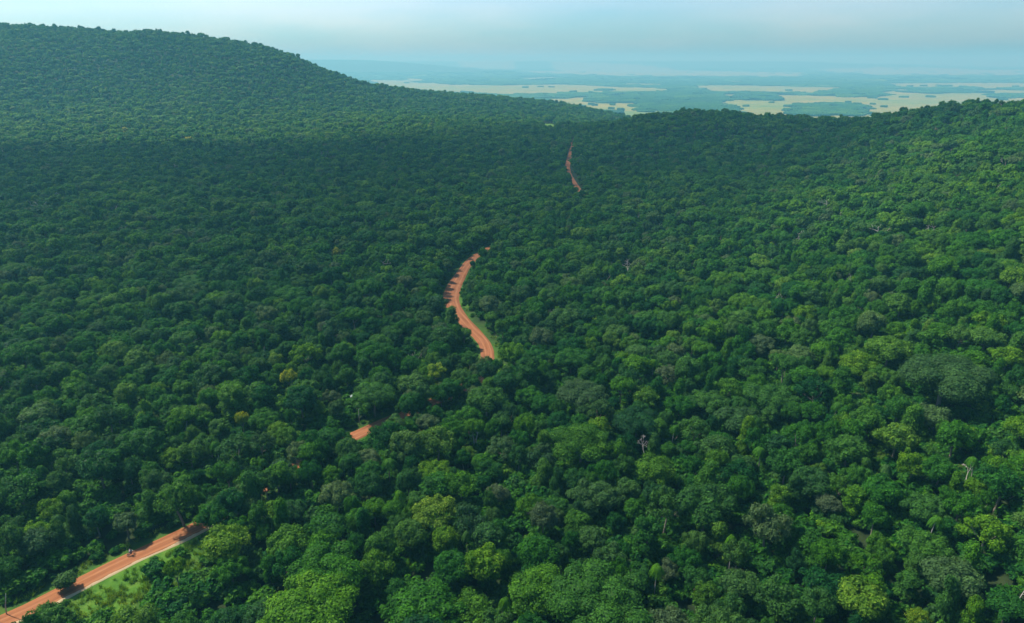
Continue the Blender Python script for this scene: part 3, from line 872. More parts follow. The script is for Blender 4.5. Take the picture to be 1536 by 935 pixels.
kind = np.where(vine, 5, kind)
# colour of each kind of tree: patches, single crowns, sunlit band painted lighter
base = 0.38 + 0.15 * sstep(820, 900, Y) * sstep(1350, 1100, Y) + 0.17 * fbm(X, Y, 120, 51) + 0.10 * sstep(-50, 260, X) * sstep(900, 200, Y)
tint = base + rng.normal(0, 0.16, nT)
tint = np.where(rng.random(nT) < 0.10, tint + rng.uniform(0.10, 0.28, nT), tint)
tint = np.clip(tint, 0.04, 0.72)
tint = np.where(rng.random(nT) < 0.0004, 0.98, tint)
grey = np.clip(rng.normal(0.06, 0.12, nT), 0, 1)
grey = np.where((rng.random(nT) < 0.07) & (Rr < 5.5), rng.uniform(0.3, 0.8, nT), grey)
rot = rng.uniform(0, 2 * PI, nT)
FR = np.array([FORM_R[k] for k in KN])
s_xy = Rr / FR[kind]
s_z = np.clip(0.55 + 0.5 * s_xy, 0.5, 1.5) * rng.uniform(0.78, 1.28, nT)
s_z = np.where(kind == 6, s_xy, s_z)
s_z *= 1 + 0.10 * sstep(700, 1300, Y)

# ------------------------------------------------------------------ prototypes
def combined(kind_, seed, card, cover, size=1.0, name='tree_form'):
    V, F, L, lobes = form(kind_, seed, card, cover, size)
    r = np.random.default_rng(seed + 1000)
    me = mesh_from(name, V, F, {'leafvar': L}, False, [M_LEAF])
    tb = trunk_mb(r, lobes, 0.24 if kind_ != 'bush' else 0.1, FORM_Z[kind_] * 0.95, 4, 0.3)
    return me, tb
def merged_proto(kind_, seed, card, cover, size, name):
    V, F, L, lobes = form(kind_, seed, card, cover, size)
    r = np.random.default_rng(seed + 1000)
    tb = trunk_mb(r, lobes, 0.24 if kind_ != 'bush' else 0.1, FORM_Z[kind_] * 0.95, 4, 0.3)
    n0 = len(V)
    tv = np.concatenate(tb.v); t4 = np.concatenate(tb.f4) + n0; t3 = np.concatenate(tb.f3) + n0
    F4 = np.concatenate([F[0], t4]); F3 = np.concatenate([F[1], t3])
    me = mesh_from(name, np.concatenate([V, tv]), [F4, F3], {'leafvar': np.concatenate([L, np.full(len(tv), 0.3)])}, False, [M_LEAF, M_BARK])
    mi = np.concatenate([np.zeros(len(F[0])), np.ones(len(t4)), np.zeros(len(F[1])), np.ones(len(t3))]).astype(np.int32)
    if len(me.polygons) == len(mi): me.polygons.foreach_set('material_index', mi)
    return me

protos = bpy.data.collections.new('tree_forms')
VARS = {'round': 5, 'ragged': 5, 'broad': 3, 'umbrella': 2, 'tall': 2, 'vine': 3, 'bush': 2}
LODS = [(0.40, 1.45), (0.70, 1.35), (1.2, 1.2)]       # leaf clump size, cover
pidx = {}
cnt = 0
for lod, (card, cov) in enumerate(LODS):
    for k in KN:
        for v in range(VARS[k]):
            nm = 'tree_form_%03d' % cnt
            me = merged_proto(k, 100 * (KN.index(k) + 1) + v, card, cov, 1.0, nm)
            o = bpy.data.objects.new(nm, me); protos.objects.link(o)
            pidx[(lod, k, v)] = cnt; cnt += 1

for v in range(2):
    nm = 'tree_form_%03d' % cnt
    protos.objects.link(bpy.data.objects.new(nm, bare_mb(40 + v, 8.0, depth=4).mesh(nm, M_PALE)))
    pidx[('bare', v)] = cnt; cnt += 1

# forest blocks for the far plain: a lumpy piece of closed canopy, many crowns on it
def block_mesh(seed, name, n=26, size=1.0):
    r = np.random.default_rng(seed)
    k = 90
    P = r.uniform(-1, 1, (900, 2)); P = P[(P ** 2).sum(1) < 0.92 + 0.12 * r.normal(size=900)]
    V = []; F = []; L = []
    iv, if_ = ico()
    for q in P[:240]:
        rad = r.uniform(0.055, 0.10); hh = r.uniform(0.75, 1.1)
        d = iv[:, :].copy()
        zz = hh * (0.55 + 0.45 * d[:, 2]); zz = np.where(d[:, 2] < -0.2, 0.0, zz)
        vv = np.column_stack([q[0] + d[:, 0] * rad * (1 + 0.15 * r.normal(size=len(d))), q[1] + d[:, 1] * rad, zz])
        F.append(if_ + sum(len(a) for a in V)); V.append(vv); L.append(np.full(len(iv), np.clip(0.5 + r.normal(0, 0.2), 0, 1)))
    return mesh_from(name, np.concatenate(V), np.concatenate(F), {'leafvar': np.concatenate(L)}, True, [M_LEAF])
BLOCK0 = cnt
for v in range(3):
    nm = 'tree_form_%03d' % cnt
    o = bpy.data.objects.new(nm, block_mesh(70 + v, nm)); protos.objects.link(o); cnt += 1

# ------------------------------------------------------------------ scatter by geometry nodes
def scatter(name, P, rotz, scl, idx_, tint_, grey_, coll, label, kind_='stuff', align=None):
    me = bpy.data.meshes.new(name)
    me.vertices.add(len(P)); me.vertices.foreach_set('co', np.asarray(P, np.float32).ravel())
    def fa(k, a, t='FLOAT'):
        at = me.attributes.new(k, t, 'POINT'); at.data.foreach_set('vector' if t == 'FLOAT_VECTOR' else 'value', np.asarray(a, np.int32 if t == 'INT' else np.float32).ravel())
    tilt = np.random.default_rng(3).normal(0, 0.05, (len(P), 2))
    fa('turn', np.column_stack([tilt, rotz]), 'FLOAT_VECTOR'); fa('size', scl, 'FLOAT_VECTOR'); fa('form', idx_, 'INT'); fa('tint', tint_); fa('grey', grey_)
    me.update()
    ob = link(name, me)
    ng = bpy.data.node_groups.new(name, 'GeometryNodeTree')
    ng.interface.new_socket('Geometry', in_out='INPUT', socket_type='NodeSocketGeometry'); ng.interface.new_socket('Geometry', in_out='OUTPUT', socket_type='NodeSocketGeometry')
    N, Lk = ng.nodes, ng.links
    gi = N.new('NodeGroupInput'); go = N.new('NodeGroupOutput')
    mtp = N.new('GeometryNodeMeshToPoints')
    iop = N.new('GeometryNodeInstanceOnPoints'); ci = N.new('GeometryNodeCollectionInfo')
    ci.inputs['Collection'].default_value = coll; ci.inputs['Separate Children'].default_value = True; ci.inputs['Reset Children'].default_value = True
    iop.inputs['Pick Instance'].default_value = True
    def named(k, t):
        q = N.new('GeometryNodeInputNamedAttribute'); q.data_type = t; q.inputs['Name'].default_value = k
        return next(o for o in q.outputs if o.enabled and o.name == 'Attribute')
    Lk.new(gi.outputs[0], mtp.inputs['Mesh']); Lk.new(mtp.outputs[0], iop.inputs['Points']); Lk.new(ci.outputs[0], iop.inputs['Instance'])
    Lk.new(named('form', 'INT'), iop.inputs['Instance Index']); Lk.new(named('size', 'FLOAT_VECTOR'), iop.inputs['Scale'])
    e2r = N.new('FunctionNodeEulerToRotation'); Lk.new(named('turn', 'FLOAT_VECTOR'), e2r.inputs[0]); Lk.new(e2r.outputs[0], iop.inputs['Rotation'])
    Lk.new(iop.outputs[0], go.inputs[0])
    md = ob.modifiers.new('scatter', 'NODES'); md.node_group = ng
    tag(ob, label, kind=kind_)
    return ob

# ------------------------------------------------------------------ pick the trees that show largest; they become objects
cpx, cpy, cdep = project(X, Y, Z + 6.3 * s_z)
size_px = Rr * 2 * F0 / cdep
inframe = (cpx > -8) & (cpx < W0 + 8) & (cpy > 0) & (cpy < H0 + 10) & (Rr > 2.7) & (kind != 6)
score = np.where(inframe, size_px - 8 * (kind == 5), 0)
N_OBJ = 300 - len(feats)
top = np.argsort(-score)[:N_OBJ]
is_obj = np.zeros(nT, bool); is_obj[top] = True

lod = np.where(Y < 330, 0, np.where(Y < 720, 1, 2))
var = np.array([rng.integers(0, VARS[KN[k]]) for k in kind])
form_i = np.array([pidx[(lod[i], KN[kind[i]], var[i])] for i in range(nT)])
m = ~is_obj
bare_i = (rng.random(nT) < 0.016) & (Rr > 2.6) & (Y < 900) & (Y > 230)
form_i = np.where(bare_i, np.where(rng.random(nT) < 0.5, pidx[('bare', 0)], pidx[('bare', 1)]), form_i)
P3 = np.column_stack([X, Y, Z - 0.1])
forest = scatter('forest', P3[m], rot[m], np.column_stack([s_xy, s_xy, s_z])[m], form_i[m], tint[m], grey[m], protos, 'closed green forest canopy covering valley and hills')

# undergrowth along the road edges and in the gaps
r2 = np.random.default_rng(77)
n = 170000
ux = r2.uniform(-1, 1, n); uy = 50 + 520 * np.sqrt(r2.random(n)); ux = ux * (0.8 * uy + 60)
rdu, sdu, rpu = seg_dist(ux, uy, ROAD)
iv_ = in_poly(ux, uy, VERGE)
edge_ok = (rdu > 4.6)
keep = edge_ok & (~iv_ | (r2.random(n) < 0.06)) & (r2.random(n) < np.where(uy < 260, 0.5, 0.22))
# leave the lower edge of the open road low and grassy
ux, uy, rdu = ux[keep], uy[keep], rdu[keep]
sz = r2.uniform(0.45, 1.0, len(ux)) * np.clip((rdu - 4.0) / 6 + 0.3, 0.3, 1.0)
bi = np.array([pidx[(1, 'bush', v)] for v in range(2)])
under = scatter('undergrowth', np.column_stack([ux, uy, ground_z(ux, uy) - 0.2]), r2.uniform(0, 6.28, len(ux)), np.repeat(sz[:, None], 3, 1), bi[r2.integers(0, 2, len(ux))],
                np.clip(0.35 + r2.normal(0, 0.13, len(ux)), 0, 0.8), np.clip(r2.normal(0, 0.1, len(ux)), 0, 1), protos, 'low leafy undergrowth filling the gaps between the trees')

# forest of the plain
def plain_blocks():
    r = np.random.default_rng(9)
    pts = []
    for d0, d1, s in ((1950, 4200, 42.0), (4200, 8200, 75.0), (8200, 20500, 190.0)):
        ys = np.arange(d0, d1, s * 1.15); 
        for y_ in ys:
            xs = np.arange(-0.95 * y_, 0.95 * y_, s * 1.15)
            xx = xs + r.uniform(-0.45, 0.45, len(xs)) * s; yy = y_ + r.uniform(-0.45, 0.45, len(xs)) * s
            pts.append(np.column_stack([xx, yy, np.full(len(xs), s)]))
    P = np.concatenate(pts)
    x, y, s = P.T
    z = ground_z(x, y)
    blk = np.zeros(len(x), bool)
    for t in np.linspace(0.15, 0.97, 50): blk |= ground_z(x * t, y * t) > CAM_Z + (z + 25 - CAM_Z) * t
    keep = ~blk & ~(field_mask(x, y) & (z < -60)) & (z < -70)
    # a sprinkling of lone groves on the fields
    jx, jy = x + r.normal(0, 1, len(x)) * (8 + 0.002 * y), y + r.normal(0, 1, len(x)) * (12 + 0.006 * y)
    keep = ~blk & ~(field_mask(jx, jy) & (z < -60)) & (z < -70)
    lone = field_mask(x, y) & (z < -60) & (r.random(len(x)) < 0.05 * sstep(-0.1, 0.5, fbm(x, y, 500, 91)) + 0.006)
    keep |= lone & ~blk
    s = np.where(lone, s * 0.4, s)
    x, y, z, s = x[keep], y[keep], z[keep], s[keep]
    hgt = np.where(y < 4200, 11, 13.0) * r.uniform(0.8, 1.2, len(x))
    return np.column_stack([x, y, z - 1.0]), np.column_stack([s, s, hgt]), r.uniform(0, 6.28, len(x)), BLOCK0 + r.integers(0, 3, len(x)), np.clip(0.32 + 0.25 * fbm(x, y, 500, 3) + r.normal(0, 0.14, len(x)), 0, 0.9), np.clip(r.normal(0.05, 0.05, len(x)), 0, 1)
P_, S_, R_, I_, T_, G_ = plain_blocks()
print('blocks', len(P_))
far_forest = scatter('distant_forest', P_, R_, S_, I_, T_, G_, protos, 'hazy dark woods spread over the far plain')

# ------------------------------------------------------------------ trees as objects
crown_meshes, trunk_meshes = {}, {}
def get_crown(k, v, card=0.46, cov=1.5, size=1.0):
    key = (k, v, card)
    if key not in crown_meshes:
        V, F, L, lobes = form(k, 100 * (KN.index(k) + 1) + v, card, cov, size)
        crown_meshes[key] = (mesh_from('crown', V, F, {'leafvar': L}, False, [M_LEAF]), lobes)
    return crown_meshes[key]
def get_trunk(k, v, card, pale=False, style='plain'):
    key = (k, v, card, pale, style)
    if key not in trunk_meshes:
        lobes = get_crown(k, v, card)[1]
        r = np.random.default_rng(v * 7 + len(k))
        if style == 'plain': mb = trunk_mb(r, lobes, 0.26, FORM_Z[k] * 0.95, 6, 0.35)
        elif style == 'fork':
            mb = MB()
            for sx in (-0.35, 0.45):
                b = np.array([sx * 0.4, 0, -0.4]); e = np.array([sx * 4.2, r.normal(0, 0.5), FORM_Z[k] * 0.93])
                mb.tube([b, b * 0.5 + e * 0.5 + [0, 0, 0.6] - np.array([sx * 1.0, 0, 0]), e], [0.27, 0.20, 0.12], 8)
                for q in lobes[r.choice(len(lobes), 4, replace=False)]: mb.tube([e * 0.75 + b * 0.25 - np.array([sx * 0.4, 0, -0.2]), e * 0.5 + q[:3] * 0.5, q[:3]], [0.12, 0.08, 0.04], 5)
        else:   # long curved trunk
            mb = MB(); H_ = FORM_Z[k]
            pts = [[-0.5, 0, -0.4], [-0.75, 0, H_ * 0.25], [-0.5, 0, H_ * 0.5], [0.1, 0, H_ * 0.75], [0.3, 0, H_ * 0.93]]
            mb.tube(pts, [0.26, 0.22, 0.19, 0.16, 0.10], 8)
            for q in lobes[r.choice(len(lobes), 6, replace=False)]: mb.tube([pts[3], (np.array(pts[4]) + q[:3]) / 2, q[:3]], [0.13, 0.09, 0.04], 5)
        trunk_meshes[key] = mb.mesh('trunk', M_PALE if pale else M_BARK)
    return trunk_meshes[key]

def make_tree(name, x, y, sx, szz, rz, k, v, tint_, grey_, card=0.46, pale=False, style='plain'):
    root = bpy.data.objects.new(name, None); COL.objects.link(root)
    root.empty_display_size = 1.0
    root.location = (x, y, float(ground_z(x, y))); root.rotation_euler = (0, 0, rz); root.scale = (sx, sx, szz)
    c = link('crown', get_crown(k, v, card)[0], root); c['tint'] = float(tint_); c['grey'] = float(grey_)
    t = link('trunk', get_trunk(k, v, card, pale, style), root)
    return root

marks = []
objs = []
for i, f in enumerate(feats):
    card = 0.44 if f['s'] < 1.2 else round(0.44 / f['s'], 2)
    v = i % VARS[f['kind']]
    style = 'plain'
    if 'two pale forked' in f['label'] or 'forked trunk' in f['label']: style = 'fork'
    elif f['bark'] == 'pale': style = 'curve'
    o = make_tree('broadleaf_tree', f['x'], f['y'], f['s'], f['sz'], f['rot'] if style == 'plain' else 0.0, f['kind'], v, f['tint'], f['grey'], card, f['bark'] == 'pale', style)
    tag(o, f['label'], 'tree')
    if f['mark']: marks.append((f['px'], f['py'], f['mark']))

# landmarks that are not trees
marks += [(201, 832, 'the motorcycle'), (967, 658, 'the leafless grey tree'), (1518, 905, 'the leaning dead trunk'), (985, 852, 'the drooping palm'),
          (60, 905, 'the road end at the corner'), (1142, 676, 'the brown-skirted palm')]
def tone_word(t, g_):
    if g_ > 0.3: return 'grey-green'
    return 'deep green' if t < 0.24 else 'dark green' if t < 0.36 else 'mid green' if t < 0.5 else 'fresh green' if t < 0.62 else 'light green' if t < 0.76 else 'yellow-green'
SHAPE = {'round': 'round', 'ragged': 'tufted', 'broad': 'broad', 'umbrella': 'flat-topped', 'tall': 'upright', 'vine': 'vine-draped', 'bush': 'bushy'}
NUM = ['', 'one', 'two', 'three', 'four', 'five', 'six', 'seven', 'eight', 'nine', 'ten', 'eleven', 'twelve', 'thirteen', 'fourteen', 'fifteen']
used = set()
for i in sorted(top, key=lambda q: -size_px[q]):
    kk = KN[kind[i]]
    sx = s_xy[i]
    card = 0.44 if sx < 1.25 else 0.32
    o = make_tree('broadleaf_tree', X[i], Y[i], sx, s_z[i], rot[i], kk, var[i], tint[i], grey[i], card)
    sw = 'small' if Rr[i] < 3.1 else 'medium' if Rr[i] < 4.1 else 'large' if Rr[i] < 5.6 else 'very large'
    desc = f'{sw} {tone_word(tint[i], grey[i])} {SHAPE[kk]} tree'
    mk = sorted(marks, key=lambda q: (q[0] - cpx[i]) ** 2 + (q[1] - cpy[i]) ** 2)
    lab = None
    for q in mk[:5]:
        dx, dy = cpx[i] - q[0], cpy[i] - q[1]
        cx, cy = int(round(abs(dx) / 36)), int(round(abs(dy) / 30))
        cx, cy = min(cx, 15), min(cy, 15)
        if cx == 0 and cy == 0: cx = 1
        a = f'{NUM[cx]} {"crown" if cx == 1 else "crowns"} {"left" if dx < 0 else "right"}' if cx else ''
        b = f'{NUM[cy]} {"crown" if cy == 1 else "crowns"} {"above" if dy < 0 else "below"}' if cy else ''
        where = f'{a} of {q[2]}' if not b else (f'{b} {q[2]}' if not a else f'{a} and {NUM[cy]} {"above" if dy < 0 else "below"} {q[2]}')
        cand = f'{desc}, {where}'
        if cand not in used and len(cand.split()) <= 16: lab = cand; break
    if lab is None: lab = f'{desc}, {where}'
    used.add(lab)
    tag(o, lab, 'tree', 'broadleaf trees of the near forest')

# palms
pm = {}
for i, q in enumerate(palms):
    v = i % 4
    if v not in pm:
        mb, V, F, L = palm_parts(500 + v)
        pm[v] = (mb.mesh('trunk', M_PALE if v % 2 else M_BARK), mesh_from('crown', V, F, {'leafvar': L}, False, [M_LEAF]))
    root = bpy.data.objects.new('palm_tree', None); COL.objects.link(root)
    root.location = (q['x'], q['y'], float(ground_z(q['x'], q['y']))); root.rotation_euler = (0, 0, q['rot']); root.scale = (q['s'], q['s'], q['sz'])
    link('trunk', pm[v][0], root); c = link('crown', pm[v][1], root); c['tint'] = float([0.45, 0.6, 0.35, 0.5][v]); c['grey'] = [0.1, 0.0, 0.3, 0.05][v]
    q['root'] = root
PLAB = ['palm with bright arching fronds below the glimpse of red road', 'palm on a thin stem left of the large yellow-olive tree and above it', 'palm hidden beside the red road glimpse and the broad green tree',
        'palm with a brown skirt of dead fronds in the hollow of the slope', 'palm with a small round head on a short pale stem beside a bent trunk', 'drooping palm touching the small silvery tree',
        'palm with hanging fronds near the left edge above the lower road', 'light yellowish palm above the tufted crowns at lower right', 'pale blue-green palm left of the grand dark slope tree',
        'palm in the bottom middle left of the olive green domed tree', 'palm sunk among crowns above the wide mid green tree', 'palm right of the light green round tree in the left forest',
        'palm above the spreading grey-green tree at the road end', 'palm among vine-draped trees right of the small silvery tree', 'palm above the vivid lumpy tree of the lower right slope',
        'silvery palm by the fallen pale branches near the right edge', 'palm above the wide mid green tree in the hollow', 'palm below left of the white-trunked tree',
        'palm just right of and below the large yellow-olive tree', 'palm above and right of the leafless grey tree', 'palm near the left edge below the pale grey-green tree']
for q, lb in zip(palms, PLAB): tag(q['root'], lb, 'palm', 'palms among the broadleaf trees')

# leafless trees and dead trunks
for x, y, h, kd, seed, lab in bares:
    if kd == 'crown':
        mb = bare_mb(seed, h)
        o = link('leafless_tree', mb.mesh('leafless_tree', M_PALE), loc=(x, y, float(ground_z(x, y))))
    else:
        mb = MB(); r = np.random.default_rng(seed); ln = r.uniform(0.6, 1.4)
        mb.tube([[0, 0, -0.4], [ln * 0.3, 0, h * 0.4], [ln * 0.7, 0.1, h * 0.75], [ln, 0.1, h]], [0.12, 0.10, 0.08, 0.05], 8)
        for t in ((0.55, 0.72, 0.86) if seed == 9 else ()):
            a = r.uniform(0, 6.28); p0 = np.array([ln * t, 0.05, h * t]); mb.tube([p0, p0 + [0.5 * math.cos(a), 0.5 * math.sin(a), 0.35]], [0.06, 0.03], 5)
        o = link('dead_trunk', mb.mesh('dead_trunk', M_PALE), loc=(x, y, float(ground_z(x, y))))
    tag(o, lab, 'bare tree')

# ------------------------------------------------------------------ hut and pole by the glimpse of road
M_ROOF = plain_material('pale_roof_metal', (0.42, 0.48, 0.52), 0.6, 0.2)
M_WALL = plain_material('plaster', (0.45, 0.42, 0.36), 0.9)
M_WOODP = plain_material('grey_wood', (0.30, 0.28, 0.25), 0.9)
M_DARK = plain_material('dark_opening', (0.03, 0.03, 0.03), 0.8)
hx, hy = HUT[0], HUT[1]; hzz = float(ground_z(hx, hy))
hut = bpy.data.objects.new('hut', None); COL.objects.link(hut); hut.location = (hx, hy, hzz); hut.rotation_euler = (0, 0, 0.5)
b = MB(); b.box((0, 0, 1.35), (4.6, 3.4, 2.7)); link('wall', b.mesh('wall', M_WALL, False), hut)
b = MB(); v = np.array([(-2.7, -2.1, 2.72), (2.7, -2.1, 2.72), (2.7, 2.1, 2.72), (-2.7, 2.1, 2.72), (-2.7, 0, 3.7), (2.7, 0, 3.7), (-2.7, -2.1, 2.80), (2.7, -2.1, 2.80), (2.7, 2.1, 2.80), (-2.7, 2.1, 2.80)])
b.add(v, [(6, 7, 5, 4), (9, 4, 5, 8), (0, 1, 7, 6), (3, 9, 8, 2), (0, 3, 2, 1)], [(0, 6, 3), (6, 4, 9), (6, 9, 3), (1, 2, 7), (7, 8, 5), (7, 2, 8)])
for k in range(13):
    for sy in (-1, 1):
        b.tube([(-2.6 + k * 0.433, sy * 2.1, 2.82), (-2.6 + k * 0.433, 0, 3.72)], 0.035, 4)
link('roof', b.mesh('roof', M_ROOF, False), hut)
b = MB(); b.box((0.9, -1.71, 1.0), (0.9, 0.06, 2.0)); link('door', b.mesh('door', M_DARK, False), hut)
b = MB(); b.box((-1.1, -1.71, 1.5), (0.9, 0.06, 0.8)); link('window', b.mesh('window', M_DARK, False), hut)
tag(hut, 'small hut with a pale metal roof peeping out left of the broad green tree', 'hut')

px_, py_, pz_ = POLE; 
b = MB(); b.tube([(0, 0, -0.5), (0, 0, 3), (0.05, 0, 6.5)], [0.11, 0.10, 0.08], 8)
pole = bpy.data.objects.new('roadside_pole', None); COL.objects.link(pole); 
T0 = ROAD[road_param_of(7) + 1] - ROAD[road_param_of(7)]; T0 /= np.linalg.norm(T0); N0 = np.array([-T0[1], T0[0]])
pq = ROAD[road_param_of(7)] + N0 * 4.6
pole.location = (pq[0], pq[1], float(ground_z(*pq)))
link('post', b.mesh('post', M_WOODP), pole)
b = MB(); b.box((0, 0, 5.9), (1.3, 0.1, 0.12)); link('crossarm', b.mesh('crossarm', M_WOODP, False), pole)
for sx in (-0.5, 0.5):
    b = MB(); b.tube([(sx, 0, 5.95), (sx, 0, 6.15)], [0.05, 0.04], 8); link('insulator', b.mesh('insulator', M_ROOF), pole)
tag(pole, 'thin grey pole with a crossarm beside the short glimpse of red road', 'pole')

# ------------------------------------------------------------------ motorcycle and rider on the lower road
M_TYRE = plain_material('tyre_rubber', (0.02, 0.02, 0.02), 0.8)
M_STEEL = plain_material('bike_metal', (0.35, 0.35, 0.37), 0.35, 0.8)
M_BODY = plain_material('bike_paint', (0.05, 0.02, 0.04), 0.35)
M_SHIRT = plain_material('pale_shirt', (0.50, 0.50, 0.58), 0.9)
M_JEANS = plain_material('dark_trousers', (0.03, 0.035, 0.06), 0.9)
M_SKIN = plain_material('skin', (0.35, 0.20, 0.13), 0.6)
M_HELM = plain_material('helmet_paint', (0.04, 0.04, 0.05), 0.3)
ki = np.argmin(((ROAD - np.array(hit(203, 832)[:2])) ** 2).sum(1))
bp = ROAD[ki]; bt = ROAD[ki + 1] - ROAD[ki]; heading = math.atan2(bt[1], bt[0])
nn = np.array([-bt[1], bt[0]]) / np.linalg.norm(bt)
bp = bp + nn * 1.2
def ring(mb, c, Rw, rt, n=20, m_=8):
    V = []; 
    for i in range(n):
        a = 2 * PI * i / n
        for j in range(m_):
            q = 2 * PI * j / m_; rr = Rw + rt * math.cos(q)
            V.append((c[0] + rr * math.cos(a), c[1] + rt * math.sin(q), c[2] + rr * math.sin(a)))
    f = [(i * m_ + j, ((i + 1) % n) * m_ + j, ((i + 1) % n) * m_ + (j + 1) % m_, i * m_ + (j + 1) % m_) for i in range(n) for j in range(m_)]
    mb.add(V, f)
bike = bpy.data.objects.new('motorcycle', None); COL.objects.link(bike)
bike.location = (bp[0], bp[1], float(ground_z(*bp)) + 0.16); bike.rotation_euler = (0, 0, heading)
for wx in (-0.62, 0.68):
    b = MB(); b.tube([(wx, -0.05, 0.31), (wx, 0.05, 0.31)], 0.05, 8)
    for k in range(8):
        a = k * PI / 4; b.tube([(wx, 0, 0.31), (wx + 0.24 * math.cos(a), 0, 0.31 + 0.24 * math.sin(a))], 0.008, 4)
    w_ = link('wheel', b.mesh('wheel', M_STEEL), bike)
    b = MB(); ring(b, (wx, 0, 0.31), 0.26, 0.05); link('tyre', b.mesh('tyre', M_TYRE), w_)
b = MB(); b.tube([(0.68, 0.07, 0.31), (0.5, 0.07, 0.75), (0.42, 0.06, 0.98)], 0.025, 6); b.tube([(0.68, -0.07, 0.31), (0.5, -0.07, 0.75), (0.42, -0.06, 0.98)], 0.025, 6); link('fork', b.mesh('fork', M_STEEL), bike)
b = MB(); b.tube([(0.36, -0.36, 1.06), (0.44, -0.15, 1.0), (0.44, 0.15, 1.0), (0.36, 0.36, 1.06)], 0.018, 6); link('handlebar', b.mesh('handlebar', M_STEEL), bike)
b = MB(); b.ball((0.22, 0, 0.80), (0.27, 0.15, 0.14)); b.ball((0.02, 0, 0.45), (0.24, 0.16, 0.17)); b.tube([(-0.62, 0.1, 0.31), (-0.1, 0.1, 0.42), (0.1, 0.05, 0.7), (0.42, 0, 0.9)], 0.03, 6); b.tube([(-0.62, -0.1, 0.31), (-0.1, -0.1, 0.42), (0.1, -0.05, 0.7)], 0.03, 6); b.ball((-0.72, 0, 0.68), (0.2, 0.08, 0.05)); link('body', b.mesh('body', M_BODY), bike)
b = MB(); b.ball((-0.25, 0, 0.80), (0.42, 0.14, 0.07)); link('seat', b.mesh('seat', M_TYRE), bike)
b = MB(); b.ball((0.55, 0, 0.90), (0.07, 0.09, 0.09)); link('headlight', b.mesh('headlight', M_STEEL), bike)
b = MB(); b.tube([(0.1, -0.14, 0.3), (-0.3, -0.17, 0.28), (-0.75, -0.17, 0.36)], [0.03, 0.04, 0.045], 8); link('exhaust', b.mesh('exhaust', M_STEEL), bike)
tag(bike, 'dark motorcycle ridden along the lower stretch of the red dirt road', 'motorcycle')

def skinned(name, joints, edges, mat):
    me = bpy.data.meshes.new(name); me.from_pydata([j[:3] for j in joints], edges, [])
    me.materials.append(mat)
    o = bpy.data.objects.new(name, me); COL.objects.link(o)
    sk = o.modifiers.new('skin', 'SKIN'); sk.use_smooth_shade = True
    for i, j in enumerate(joints): me.skin_vertices[0].data[i].radius = (j[3], j[3] if len(j) < 5 else j[4])
    me.skin_vertices[0].data[0].use_root = True
    ss = o.modifiers.new('sub', 'SUBSURF'); ss.levels = 1; ss.render_levels = 1
    return o
J = [(-0.22, 0, 0.93, .15, .12), (-0.20, 0, 1.12, .15, .11), (-0.12, 0, 1.36, .17, .11), (-0.07, 0, 1.48, .07), (-0.04, 0, 1.56, .065), (-0.01, 0, 1.66, .10), (-0.01, 0, 1.76, .09),
     (-0.10, 0.19, 1.42, .06), (0.10, 0.31, 1.22, .045), (0.34, 0.33, 1.09, .035), (0.40, 0.33, 1.07, .04),
     (-0.10, -0.19, 1.42, .06), (0.10, -0.31, 1.22, .045), (0.34, -0.33, 1.09, .035), (0.40, -0.33, 1.07, .04),
     (-0.16, 0.11, 0.90, .09), (0.22, 0.20, 0.86, .07), (0.02, 0.19, 0.42, .05), (0.14, 0.20, 0.34, .04),
     (-0.16, -0.11, 0.90, .09), (0.22, -0.20, 0.86, .07), (0.02, -0.19, 0.42, .05), (0.14, -0.20, 0.34, .04)]
E = [(0, 1), (1, 2), (2, 3), (3, 4), (4, 5), (5, 6), (2, 7), (7, 8), (8, 9), (9, 10), (2, 11), (11, 12), (12, 13), (13, 14), (0, 15), (15, 16), (16, 17), (17, 18), (0, 19), (19, 20), (20, 21), (21, 22)]
rider = skinned('person', J, E, M_SKIN)
rider.location = bike.location; rider.rotation_euler = bike.rotation_euler
tag(rider, 'rider in pale shirt and dark trousers sitting on the motorcycle', 'person')
JS = [(-0.22, 0, 0.95, .165, .14)] + [(a[0], a[1], a[2], a[3] + 0.018, (a[4] if len(a) > 4 else a[3]) + 0.018) for a in J[1:3]] + [(J[k][0], J[k][1], J[k][2], J[k][3] + 0.02) for k in (7, 8, 11, 12)]
sh = skinned('shirt', JS, [(0, 1), (1, 2), (2, 3), (3, 4), (2, 5), (5, 6)], M_SHIRT); sh.parent = rider
JT = [(-0.22, 0, 0.92, .165, .14)] + [(J[k][0], J[k][1], J[k][2], J[k][3] + 0.018) for k in (15, 16, 17, 19, 20, 21)]
tr_ = skinned('trousers', JT, [(0, 1), (1, 2), (2, 3), (0, 4), (4, 5), (5, 6)], M_JEANS); tr_.parent = rider
b = MB(); b.ball((-0.02, 0, 1.73), (0.145, 0.125, 0.14)); link('helmet', b.mesh('helmet', M_HELM), rider)

# ------------------------------------------------------------------ grass of the verge and road margins
def grass_form(name, seed):
    r = np.random.default_rng(seed); V = []; L = []
    for k in range(34):
        a = r.uniform(0, 6.28); q = r.uniform(0, 0.5); p = np.array([q * math.cos(a), q * math.sin(a), 0]); d = r.normal(0, 0.28, 2); h = r.uniform(0.35, 0.8); w = 0.045
        s = np.array([math.cos(a + 1.5), math.sin(a + 1.5), 0]) * w; t = p + np.array([d[0], d[1], h])
        m_ = p * 0.5 + t * 0.5 + np.array([0, 0, 0.08])
        V += [p - s, p + s, m_ + s * 0.8, m_ - s * 0.8, m_ - s * 0.8, m_ + s * 0.8, t + s * 0.2, t - s * 0.2]; L += [0.5 + r.normal(0, 0.2)] * 8
    V = np.array(V); return mesh_from(name, V, np.arange(len(V)).reshape(-1, 4), {'leafvar': np.clip(L, 0, 1)}, False, [M_LEAF])
